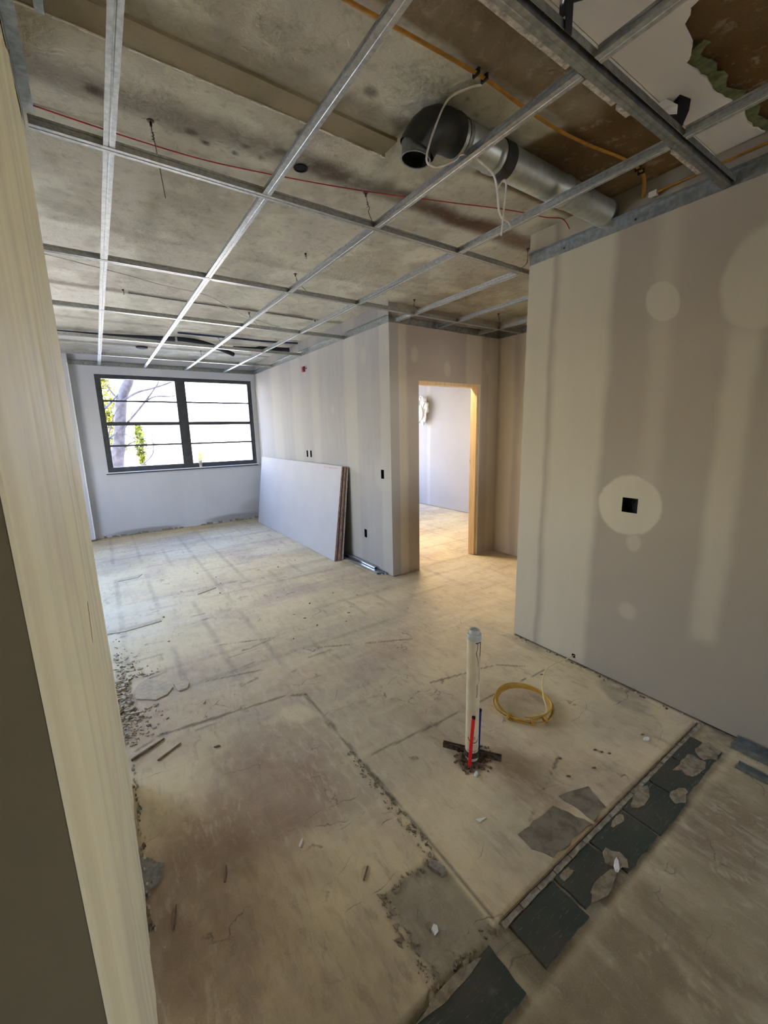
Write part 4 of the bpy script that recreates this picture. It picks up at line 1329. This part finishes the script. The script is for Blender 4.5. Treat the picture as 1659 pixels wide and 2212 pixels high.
# ------------------------------------------------------------------ leaning boards, studs
names = ['front board of the leaning drywall stack, its whole pale face showing', 'second board from the front of the leaning drywall stack, pinkish edge', 'third board from the front of the leaning drywall stack, brown edge',
         'fourth board from the front of the leaning drywall stack, pink edge', 'fifth board from the front of the leaning drywall stack, thick grey edge', 'rearmost board of the leaning drywall stack, against the side wall']
BY0, BY1 = 4.526, 7.56
TH = 0.0145
ends = [0.0, 0.02, -0.006, 0.012, -0.012, 0.028]
emat = ['paper_edge', 'paper_pink', 'paper_edge', 'paper_pink', 'paper_grey', 'paper_edge']
for i in range(6):
    xb = 2.300 + 0.0265 * i
    xt = WR - 0.0012 - (5 - i) * 0.0178 - TH - 0.0
    zt = 1.196 - 0.004 * i
    d = Vector((xt - xb, 0, zt)).normalized()
    nrm = Vector((d.z, 0, -d.x))
    y0, y1 = BY0 + ends[i], BY1 + ends[i]
    b0 = Vector((xb, 0, 0.0015))
    b1 = Vector((xt, 0, zt))
    q = [b0, b1, b1 + nrm * TH, b0 + nrm * TH]
    lift = Vector((0, 0, max(0, 0.0015 - min(v.z for v in q))))
    q = [v + lift for v in q]
    t = thing('drywall_board', (xb, y0, 0), names[i], 'drywall board', 'drywall boards leaning on the side wall')
    def face(idx, y_, name, mat, par):
        pass
    f0 = [(v.x, y0 + 0.0006, v.z) for v in q]
    f1 = [(v.x, y1, v.z) for v in q]
    mb = MB().add(f0 + f1, [(0, 1, 2, 3), (7, 6, 5, 4), (0, 4, 5, 1), (1, 5, 6, 2), (2, 6, 7, 3), (3, 7, 4, 0)])
    build('board', mb, M['board_white'], t)
    # end tape, raised a little and ragged
    mb = MB()
    nseg = 26
    rt = random.Random(20 + i)
    for k in range(nseg):
        a = k / nseg
        c = (k + 1) / nseg
        if rt.random() < 0.10:
            continue
        dp = rt.uniform(0.0008, 0.004)
        pa = [q[0].lerp(q[1], a), q[0].lerp(q[1], c), q[3].lerp(q[2], c), q[3].lerp(q[2], a)]
        lo = [(v.x, y0 + 0.0006, v.z) for v in pa]
        hi = [(v.x, y0 - dp, v.z) for v in pa]
        mb.add(lo + hi, [(3, 2, 1, 0), (4, 5, 6, 7), (0, 1, 5, 4), (1, 2, 6, 5), (2, 3, 7, 6), (3, 0, 4, 7)])
    build('end_tape', mb, M[emat[i]], t, kind='stuff')
    if i == 0:
        mb = MB()
        yq = 4.62
        while yq < 5.02:
            w = rt.uniform(0.008, 0.022)
            a = b0.lerp(b1, 0.965) + lift - nrm * 0.0004
            c = b0.lerp(b1, 0.978) + lift - nrm * 0.0004
            mb.add([(a.x, yq, a.z), (a.x, yq + w, a.z), (c.x, yq + w, c.z), (c.x, yq, c.z)], [(0, 1, 2, 3)])
            yq += w + rt.uniform(0.004, 0.014)
        build('printed_mark', mb, M['print'], t, kind='stuff')


def stud(name, x, z, y0, y1, w, hgt, label, up=1, mat='stud', group='steel studs on the floor by the boards'):
    t = thing(name, (x, y0, z), label, 'steel stud', group)
    k = 0.0012
    if up > 0:
        prof = [(-w / 2, 0), (w / 2, 0), (w / 2, hgt), (w / 2 - 0.005, hgt), (w / 2 - 0.005, hgt - k), (w / 2 - k, hgt - k), (w / 2 - k, k), (-w / 2 + k, k), (-w / 2 + k, hgt - k), (-w / 2 + 0.005, hgt - k), (-w / 2 + 0.005, hgt), (-w / 2, hgt)]
    else:
        prof = [(-w / 2, 0), (-w / 2 + k, 0), (-w / 2 + k, hgt - k), (w / 2 - k, hgt - k), (w / 2 - k, 0), (w / 2, 0), (w / 2, hgt), (-w / 2, hgt)]
    build('stud_web', MB().sweep(prof, (x, y0, z), (x, y1, z), (1, 0, 0), (0, 0, 1)), M[mat], t)
    return t


stud('steel_stud', 2.472, 0.0005, 3.775, 5.6, 0.028, 0.024, 'outermost steel stud on the floor, lying beside the leaning boards', -1)
stud('steel_stud', 2.503, 0.0005, 3.74, 5.6, 0.028, 0.024, 'middle steel stud on the floor between the boards and side wall', 1)
stud('steel_stud', 2.535, 0.0005, 3.72, 5.6, 0.028, 0.026, 'innermost steel stud on the floor, touching the side wall', 1)
stud('steel_stud', 2.522, 0.028, 3.90, 5.6, 0.036, 0.020, 'shiny upper steel stud stacked on the floor studs', -1)

# track along the foot of the near right wall and an offcut in front of it
t = stud('steel_track', 2.505, 0.0005, -0.4, 0.530, 0.090, 0.030, 'long steel track on the floor against the near right wall', 1, 'galv_dark', 'steel track pieces by the near right wall')
t = stud('steel_track', 2.345, 0.0005, 0.06, 0.472, 0.050, 0.016, 'short steel offcut lying parallel to the long floor track', 1, 'galv_dark', 'steel track pieces by the near right wall')

# ------------------------------------------------------------------ drain, water pipes, clamp, coil
PX, PY = 1.362, 1.262
dr = thing('drain_pipe', (PX, PY, 0), 'white plastic drain pipe standing upright from a hole in the floor', 'pipe')
pr = 0.0325
build('pipe_wall', MB().lathe([(pr, -0.03), (pr, 0.645), (pr - 0.003, 0.646)], (PX, PY, 0), 36), M['pvc'], dr, smooth=True)
build('pipe_cap', MB().lathe([(pr + 0.0003, 0.640), (pr + 0.0015, 0.642), (pr + 0.0015, 0.662), (pr - 0.0005, 0.668), (pr - 0.0075, 0.670), (pr - 0.0075, 0.686), (pr - 0.009, 0.689), (pr - 0.0125, 0.689), (pr - 0.013, 0.684), (0.0, 0.684)], (PX, PY, 0), 36), M['pvc_cap'], dr, smooth=True)


def on_pipe(pts, w, mb):
    """thin dribble on the pipe: pts (angle deg, z)"""
    Pq = []
    for a, z in pts:
        a = math.radians(a)
        Pq.append((PX + (pr - w * 0.72) * math.cos(a), PY + (pr - w * 0.72) * math.sin(a), z))
    mb.tube(smooth_path(Pq, 4), w, 6)


# camera lies towards -x-y, angle about 223 degrees
drips = [([(256, 0.632), (254, 0.60), (246, 0.585), (250, 0.565), (262, 0.54), (264, 0.51)], 0.0026),
         ([(282, 0.632), (281, 0.56), (280, 0.49), (277, 0.43), (258, 0.41), (260, 0.37), (254, 0.345)], 0.0022),
         ([(288, 0.632), (286, 0.60), (284, 0.56)], 0.0050), ([(a, 0.632) for a in range(236, 296, 6)], 0.0060),
         ([(185, 0.125), (200, 0.108), (225, 0.098), (250, 0.098), (275, 0.104), (300, 0.125)], 0.0036),
         ([(240, 0.118), (236, 0.126), (246, 0.130), (250, 0.120), (240, 0.116)], 0.0018),
         ([(a, 0.050) for a in range(180, 310, 8)], 0.0018), ([(246, 0.050), (247, 0.032), (246, 0.022)], 0.0016)]
for pts_, w_ in drips:
    mb = MB()
    on_pipe(pts_, w_, mb)
    build('primer_drip', mb, M['primer'], dr, smooth=True)

wp = thing('water_tube', (1.318, 1.222, 0), 'red plastic water tube leaning beside the upright drain pipe', 'tube')
build('tube_wall', MB().tube([(1.305, 1.222, -0.01), (1.313, 1.222, 0.10), (1.327, 1.222, 0.255)], 0.0085, 14), M['red_pex'], wp, smooth=True)
build('tube_end', MB().lathe([(0.0088, 0.0), (0.0092, 0.010), (0.0, 0.0105)], (1.327, 1.222, 0.250), 12, 0, (0.08, 0, 1)), M['hollow'], wp)
wp = thing('water_tube', (1.414, 1.262, 0), 'blue plastic water tube standing right of the upright drain pipe', 'tube')
build('tube_wall', MB().tube([(1.409, 1.262, -0.01), (1.412, 1.262, 0.10), (1.417, 1.263, 0.232)], 0.0080, 14), M['blue_pex'], wp, smooth=True)
build('tube_end', MB().lathe([(0.0083, 0.0), (0.0086, 0.010), (0.0, 0.0105)], (1.417, 1.263, 0.227), 12, 0, (0.02, 0, 1)), M['hollow'], wp)

rc = thing('riser_clamp', (PX, PY, 0.02), 'rusty steel riser clamp round the foot of the drain pipe', 'clamp')
dvec = Vector((0.155, -0.223, 0)).normalized()
nv = Vector((dvec.y, -dvec.x, 0))
for sgn in (-1, 1):
    for off in (0.0065, -0.0065):
        a = Vector((PX, PY, 0.026)) + dvec * sgn * 0.092 + nv * off
        build('clamp_ear', MB().obox(a, dvec * 0.053, nv * 0.0022, Vector((0, 0, 0.0145))), M['rusty'], rc)
    a = Vector((PX, PY, 0.026)) + dvec * sgn * 0.075
    build('bolt', MB().tube([a - nv * 0.016, a + nv * 0.016], 0.0045, 8), M['rusty'], rc)
build('clamp_ring', MB().lathe([(pr + 0.003, 0.0), (pr + 0.006, 0.0), (pr + 0.006, 0.029), (pr + 0.003, 0.029), (pr + 0.003, 0.0)], (PX, PY, 0.0115), 36), M['rusty'], rc, smooth=True)

cc = thing('cable_coil', (1.88, 1.34, 0), 'coil of yellow electrical cable lying on the floor, its end run into the wall', 'cable')
ctr = Vector((1.885, 1.348, 0))
pts = []
rc_ = random.Random(4)
for k in range(0, 4 * 36 + 10):
    a = -k / 36 * 2 * PI - 0.9
    turn = k / 36
    r1 = 0.162 + 0.010 * math.sin(turn * 2.3) - 0.004 * turn + 0.004 * math.sin(a * 3 + turn)
    z = 0.006 + 0.0065 * turn + 0.016 * max(0, math.sin(a + 0.4)) * (0.4 + 0.2 * turn)
    pts.append((ctr.x + r1 * 1.02 * math.cos(a) + 0.006 * math.sin(turn * 1.7), ctr.y + r1 * 0.98 * math.sin(a) + 0.006 * math.cos(turn * 2.1), z))
build('coil_turns', MB().tube(pts, 0.0056, 8, flat=0.6), M['yellow_cable'], cc, smooth=True)
tail = smooth_path([pts[-1], (1.90, 1.21, 0.035), (1.985, 1.285, 0.06), (2.08, 1.36, 0.075), (2.22, 1.43, 0.07), (2.36, 1.462, 0.05), (2.48, 1.462, 0.035), (2.575, 1.45, 0.041)])
build('coil_tail', MB().tube(tail, 0.0048, 8, flat=0.6), plain('pale_yellow_sheath', srgb(206, 182, 120), 0.5, var=0.05), cc, smooth=True)
# ties wound round the bundle
for ang in (3.3, 4.1, 4.6):
    c0 = Vector((ctr.x + 0.160 * math.cos(ang), ctr.y + 0.158 * math.sin(ang), 0.018))
    tng = Vector((-math.sin(ang), math.cos(ang), 0))
    out = Vector((math.cos(ang), math.sin(ang), 0))
    ring = [c0 + tng * (0.006 * (k / 7 - 1)) + out * 0.016 * math.cos(k * PI / 4) + Vector((0, 0, 0.015 * math.sin(k * PI / 4))) for k in range(17)]
    build('coil_wrap', MB().tube(ring, 0.0045, 6), M['yellow_cable'], cc, smooth=True)

# ------------------------------------------------------------------ cup on the sill, plastic in the next room
cp = thing('paper_cup', (1.475, WY - 0.012, WIN[2]), 'paper coffee cup standing on the window sill beside the mullion', 'cup')
cb = (1.475, WY - 0.026, WIN[2])
build('cup_body', MB().lathe([(0.0, 0.0), (0.022, 0.0), (0.0225, 0.002), (0.030, 0.100)], cb, 24), M['cup'], cp, smooth=True)
build('cup_sleeve', MB().lathe([(0.0245, 0.030), (0.0253, 0.030), (0.0290, 0.080), (0.0282, 0.080)], cb, 24), M['cup_sleeve'], cp, smooth=True)
build('cup_lid', MB().lathe([(0.0315, 0.098), (0.0325, 0.101), (0.0315, 0.105), (0.0275, 0.116), (0.024, 0.116), (0.0235, 0.113), (0.0, 0.113)], cb, 24), M['cup'], cp, smooth=True)

pb = thing('plastic_sheet', (5.7, 6.9, 1.85), 'crumpled white plastic hanging on the wall of the next room, seen through the doorway', 'plastic sheet')
bm = bmesh.new()
bmesh.ops.create_icosphere(bm, subdivisions=4, radius=1.0)
rp = random.Random(2)
from mathutils import noise as mnoise
for v in bm.verts:
    d = v.co.normalized()
    k = 1 + 0.45 * (mnoise.noise(d * 2.3) + 0.6 * mnoise.noise(d * 5.0))
    v.co = Vector((5.72 + d.x * 0.075 * k, 6.93 + d.y * 0.19 * k, 2.08 + d.z * 0.27 * k * (1 - 0.25 * d.z)))
me = bpy.data.meshes.new('sheet')
bm.to_mesh(me)
bm.free()
me.materials.append(M['plastic'])
o = bpy.data.objects.new('sheet', me)
COL.objects.link(o)
children_fix(o, pb)

# ------------------------------------------------------------------ debris: the pieces one can tell apart
def flake(name, pts, h, mat, label, cat='chip', group=None, z=0.0):
    return build(name, MB().prism(pts, z, z + h, inset=min(0.002, h * 0.6)), M[mat], label=label, cat=cat, group=group)


def blobpts(cx, cy, rx, ry, n, rot=0.0, seed=0):
    q = random.Random(seed)
    out = []
    for k in range(n):
        a = 2 * PI * k / n
        x, y = rx * math.cos(a) * q.uniform(0.75, 1.1), ry * math.sin(a) * q.uniform(0.75, 1.1)
        out.append((cx + x * math.cos(rot) - y * math.sin(rot), cy + x * math.sin(rot) + y * math.cos(rot)))
    return out


flake('mortar_flake', [(0.02, 2.97), (0.08, 3.01), (0.15, 2.93), (0.20, 2.86), (0.21, 2.80), (0.17, 2.74), (0.10, 2.72), (0.05, 2.76), (0.0, 2.80), (-0.01, 2.9)], 0.007, 'chip', 'large flat mortar flake at the edge of the rubble by the left wall', 'flake')
flake('mortar_flake', [(0.215, 2.84), (0.29, 2.84), (0.305, 2.79), (0.285, 2.735), (0.235, 2.73), (0.222, 2.77)], 0.007, 'chip', 'angular mortar flake at the right tip of the left rubble', 'flake')
flake('mortar_flake', [(-0.13, 3.95), (0.0, 3.915), (0.276, 3.95), (0.27, 4.02), (0.05, 3.99), (-0.12, 4.0)], 0.005, 'chip', 'long pale flake of screed left of the floor middle, nearer one', 'flake')
flake('mortar_flake', [(0.0, 5.40), (0.20, 5.41), (0.25, 5.52), (0.02, 5.48)], 0.005, 'chip', 'long pale flake of screed toward the window, farther one', 'flake')
flake('mortar_flake', [(0.66, 4.42), (0.86, 4.50), (0.84, 4.56), (0.68, 4.50)], 0.006, 'chip', 'narrow lifted flake on the floor in front of the window end', 'flake')
flake('mortar_flake', [(0.704, 0.795), (0.722, 0.797), (0.730, 0.810), (0.722, 0.822), (0.706, 0.815)], 0.006, 'chip_white', 'white leaf-shaped plaster chip in the torn hollow by the kerb', 'chip')
flake('stone_chip', [(0.825, 0.975), (0.85, 0.985), (0.875, 0.93), (0.868, 0.915), (0.845, 0.918)], 0.012, 'chip_grey', 'grey rounded stone chip at the head of the torn hollow', 'chip')
flake('plaster_chip', [(1.115, 1.005), (1.15, 0.99), (1.16, 0.985), (1.12, 0.985)], 0.003, 'chip_white', 'thin white plaster sliver near the bared grey patch', 'chip')
flake('plaster_chip', blobpts(1.29, 1.165, 0.016, 0.009, 8, 0.3, 3), 0.012, 'chip_white', 'white plaster crumb in front of the drain pipe', 'chip')
flake('plaster_chip', blobpts(2.183, 0.802, 0.020, 0.010, 7, -0.4, 4), 0.010, 'chip_white', 'white plaster crumb near the far end of the tile row', 'chip')
flake('plaster_chip', blobpts(0.472, 1.339, 0.006, 0.022, 7, -0.7, 5), 0.004, 'chip_white', 'white plaster sliver on the left floor stains', 'chip')
flake('plaster_chip', blobpts(1.40, 0.565, 0.030, 0.010, 7, 0.5, 6), 0.010, 'chip_white', 'white plaster piece on the dark tile row', 'chip', z=0.0045)
flake('wood_splinter', [(0.180, 1.365), (0.186, 1.362), (0.200, 1.395), (0.205, 1.425), (0.199, 1.42), (0.192, 1.395)], 0.006, 'chip_dark', 'dark wood splinter right of the rust stain on the left floor', 'splinter')
flake('wood_splinter', [(0.004, 1.31), (0.010, 1.31), (0.020, 1.35), (0.027, 1.39), (0.022, 1.385), (0.012, 1.35)], 0.006, 'chip_dark', 'dark wood splinter close to the left wall foot', 'splinter')
flake('wood_splinter', [(0.602, 1.075), (0.606, 1.070), (0.646, 1.106), (0.642, 1.109)], 0.005, 'chip_dark', 'dark splinter left of the torn hollow', 'splinter')
flake('wood_splinter', [(-0.062, 2.246), (-0.058, 2.237), (0.05, 2.285), (0.10, 2.315), (0.04, 2.292)], 0.010, 'chip_dark', 'long dark splinter of wood at the left wall below the rubble', 'splinter')
flake('wood_splinter', [(0.048, 2.166), (0.055, 2.160), (0.12, 2.195), (0.17, 2.228), (0.11, 2.200)], 0.007, 'chip_dark', 'second dark splinter right of the long one by the left wall', 'splinter')
flake('wood_splinter', blobpts(1.11, 1.427, 0.028, 0.008, 7, -0.5, 7), 0.010, 'chip', 'curled brown chip on the floor left of the drain pipe', 'splinter')
flake('wood_splinter', blobpts(0.323, 2.086, 0.018, 0.008, 6, -0.3, 8), 0.006, 'chip_dark', 'small dark chip lying alone on the left floor', 'splinter')
dirt = [((1.894, 0.92), 'leftmost of the three dark dirt chips in a row in front of the coil'), ((1.907, 0.892), 'middle one of the three dark dirt chips in a row in front of the coil'), ((1.93, 0.865), 'rightmost of the three dark dirt chips in a row in front of the coil'), ((1.636, 0.904), 'dark dirt chip on the floor beyond the bared grey patches'),
        ((1.78, 0.86), 'dark dirt chip on the floor close to the kerb, right of the bared patches'), ((2.20, 0.83), 'dark dirt chip touching the white crumb near the far tiles'),
        ((1.70, 0.99), 'dark dirt chip on the floor in front of the cable coil'), ((2.25, 1.48), 'dark dirt chip on the floor behind the coil, near the wall corner')]
for i, ((x, y), lb) in enumerate(dirt):
    flake('dirt_chip', blobpts(x, y, 0.011, 0.005, 6, -0.6, 30 + i), 0.005, 'chip_dark', lb, 'chip', 'dark dirt chips right of the drain')
mb = MB()
for i in range(26):
    x, y = r3.uniform(0.1, 2.2), r3.uniform(2.4, 5.6)
    mb.prism(blobpts(x, y, r3.uniform(0.006, 0.018), r3.uniform(0.004, 0.009), 6, r3.uniform(0, 3), 60 + i), -0.002, r3.uniform(0.003, 0.007), i % 2, inset=0.001)
for i in range(40):
    y = r3.uniform(0.6, 1.95)
    mb.prism(blobpts(WR - 0.012 - abs(r3.gauss(0, 0.02)), y, r3.uniform(0.004, 0.012), r3.uniform(0.004, 0.014), 6, r3.uniform(0, 3), 160 + i), -0.002, r3.uniform(0.003, 0.008), i % 2, inset=0.001)
build('loose_crumbs', mb, [M['chip'], M['chip_dark']], floor, kind='stuff')
# rubble by the left wall: nobody could count it
mb = MB()
rq = random.Random(15)
for k in range(620):
    y = 2.10 + abs(rq.gauss(0.72, 0.34))
    if y > 3.9:
        continue
    x = -0.10 + abs(rq.gauss(0, 0.11)) * max(0.25, 1 - abs(y - 2.9) * 0.7)
    if (x > -0.035 and 2.68 < y < 3.06 and x > 0.30 * (y - 2.9) ** 2 - 0.02) or 2.10 < y < 2.36:
        continue
    r_ = rq.uniform(0.004, 0.022) * (0.7 if abs(y - 2.85) > 0.3 else 1.0)
    a0 = rq.uniform(0, PI)
    n = rq.choice((3, 4, 5))
    pts = sliver(x, y, r_, rq)
    h = rq.uniform(0.002, 0.007)
    z = rq.uniform(0, 0.012) if rq.random() < 0.4 and abs(y - 2.85) < 0.25 else 0
    mb.prism(pts, -0.002 + z * 0.5, z + h, rq.choice((0, 0, 0, 0, 0, 0, 0, 0, 1, 2)), inset=0.001)
for k in range(60):
    y = rq.uniform(1.30, 2.2)
    x = SX + 0.006 + abs(rq.gauss(0, 0.008))
    r_ = rq.uniform(0.003, 0.012)
    pts = [(x + r_ * 0.6 * math.cos(j * 1.3), y + r_ * rq.uniform(.6, 1.3) * math.sin(j * 1.3)) for j in range(5)]
    mb.prism(pts, -0.002, rq.uniform(0.003, 0.012), rq.choice((0, 1, 2)), inset=0.001)
build('rubble_heap', mb, [M['chip'], M['chip_dark'], M['chip_grey']], label='crumbled mortar and splinters heaped along the foot of the left wall', cat='rubble', kind='stuff')

# ------------------------------------------------------------------ outdoors
build('ground_outside', MB().box(-40, 40, -30, 60, -3.7, -3.5), M['ground'], kind='structure')
tree = thing('bare_tree', (0.2, 12, -3.5), 'bare pale-barked tree outside the left half of the window', 'tree')
build('trunk', MB().tube(smooth_path([(0.1, 12, -3.5), (0.2, 12, -1), (0.34, 12, 0.93), (0.43, 12, 1.37), (0.50, 12, 1.78), (0.55, 12, 2.09), (0.61, 12, 2.44), (0.71, 12, 2.70), (0.83, 12, 2.96), (1.1, 12.1, 3.9), (1.2, 12, 5.5)], 4), [0.19] * 5 + [0.15] * 8 + [0.125] * 12 + [0.11] * 10 + [0.08] * 6, 12), M['bark'], tree, smooth=True)
bra = [([(0.64, 11.9, 2.46), (0.71, 11.9, 2.50), (0.97, 11.8, 2.65), (1.30, 11.7, 2.75), (1.76, 11.6, 2.94), (2.4, 11.5, 3.4)], 0.035),
       ([(0.52, 12, 1.80), (0.68, 11.95, 1.95), (0.86, 11.9, 2.15), (1.11, 11.9, 2.45), (1.36, 11.9, 2.78), (1.46, 11.9, 2.96), (1.7, 11.8, 3.7)], 0.030),
       ([(1.11, 11.9, 2.45), (1.33, 11.8, 2.56), (1.66, 11.75, 2.57), (1.81, 11.7, 2.60)], 0.024),
       ([(0.0, 11.7, 2.0), (0.23, 11.8, 2.23), (0.42, 11.9, 2.43), (0.65, 12, 2.70), (0.76, 12, 2.84)], 0.028),
       ([(0.35, 11.7, 2.78), (0.48, 11.8, 2.56), (0.58, 11.95, 2.48)], 0.022),
       ([(0.1, 11.8, 1.42), (0.23, 11.85, 1.55), (0.43, 11.9, 1.72), (0.52, 12, 1.83)], 0.030),
       ([(0.60, 11.6, 0.78), (0.85, 11.6, 0.94), (1.06, 11.6, 1.13), (1.13, 11.6, 1.31), (1.12, 11.6, 1.52), (1.13, 11.6, 1.70)], 0.020),
       ([(0.45, 12, 1.75), (0.57, 11.9, 1.69), (0.81, 11.8, 1.53)], 0.022),
       ([(0.2, 11.8, 1.4), (0.24, 11.8, 1.61), (0.39, 11.85, 2.04), (0.51, 11.9, 2.27)], 0.018),
       ([(0.50, 11.9, 1.70), (0.56, 11.9, 1.77), (0.71, 11.85, 1.95), (0.80, 11.8, 2.2)], 0.020),
       ([(1.12, 11.6, 1.52), (1.02, 11.6, 1.55), (0.90, 11.6, 1.56)], 0.012), ([(1.12, 11.6, 1.45), (1.22, 11.6, 1.40)], 0.012), ([(1.13, 11.6, 1.60), (1.20, 11.6, 1.68), (1.30, 11.6, 1.66)], 0.012),
       ([(0.43, 12, 1.2), (0.6, 11.9, 1.40), (0.78, 11.8, 1.50)], 0.022), ([(0.36, 12, 1.0), (0.2, 11.9, 1.15), (0.05, 11.8, 1.2)], 0.022)]
for path, r_ in bra:
    pth = smooth_path(path, 5)
    n = len(pth)
    build('branch', MB().tube(pth, [r_ * (1 - 0.55 * k / n) for k in range(n)], 7), M['bark'], tree, smooth=True)


def leafy(name, label, cx, cy, z0, z1, r, n, seed, lean=0.0):
    t = thing(name, (cx, cy, -3.5), label, 'tree')
    build('trunk', MB().tube([(cx, cy, -3.5), (cx, cy, z0 + (z1 - z0) * 0.7)], [0.14, 0.05], 8), M['bark'], t)
    q = random.Random(seed)
    mb = MB()
    for k in range(n):
        h = q.random() ** 0.8
        z = z0 + (z1 - z0) * h
        rad = r * (1 - 0.75 * h) * math.sqrt(q.random()) * (0.75 + 0.4 * math.sin(z * 5 + q.random()))
        a = q.uniform(0, 2 * PI)
        c = Vector((cx + lean * h + rad * math.cos(a), cy + rad * math.sin(a), z))
        u = Vector((q.gauss(0, 1), q.gauss(0, 1), q.gauss(0, 1))).normalized()
        w = u.cross(Vector((q.gauss(0, 1), q.gauss(0, 1), q.gauss(0, 1)))).normalized()
        s_ = q.uniform(0.03, 0.075)
        mb.add([c - u * s_, c + w * s_ * 0.45, c + u * s_, c - w * s_ * 0.45], [(0, 1, 2, 3)])
    build('foliage', mb, M['leaf'], t, kind='stuff')


leafy('evergreen_tree', 'yellow-green evergreen outside, behind the bare tree', 0.35, 14.2, -2.5, 4.6, 0.75, 5200, 5)
leafy('evergreen_tree', 'low rounded green shrub outside, right of the bare trunk', 0.98, 13.2, -2.5, 1.9, 0.42, 2200, 6)
nb = thing('neighbour_house', (3, 24, -3.5), 'white house facade across the street, outside the window', 'building')
build('house_wall', MB().box(-9, 14, 24, 32, -3.5, 3.2), M['facade'], nb)
build('house_roof', MB().prism([(-9.4, 23.6), (14.4, 23.6), (14.4, 32.4), (-9.4, 32.4)], 3.2, 4.4, inset=3.0), M['facade'], nb)
build('house_window', MB().box(4.15, 4.78, 23.94, 24.0, 1.35, 1.82), M['glass_far'], nb)
build('window_shade', MB().box(4.18, 4.72, 23.7, 24.0, 0.68, 1.18), M['shade_grey'], nb)
build('window_shade', MB().box(4.16, 4.80, 23.6, 24.0, 0.60, 0.68), M['black_wire'], nb)
leafy('evergreen_tree', 'small shrub outside, low behind the cup on the sill', 3.55, 19.0, -2.5, 0.9, 0.5, 700, 9)
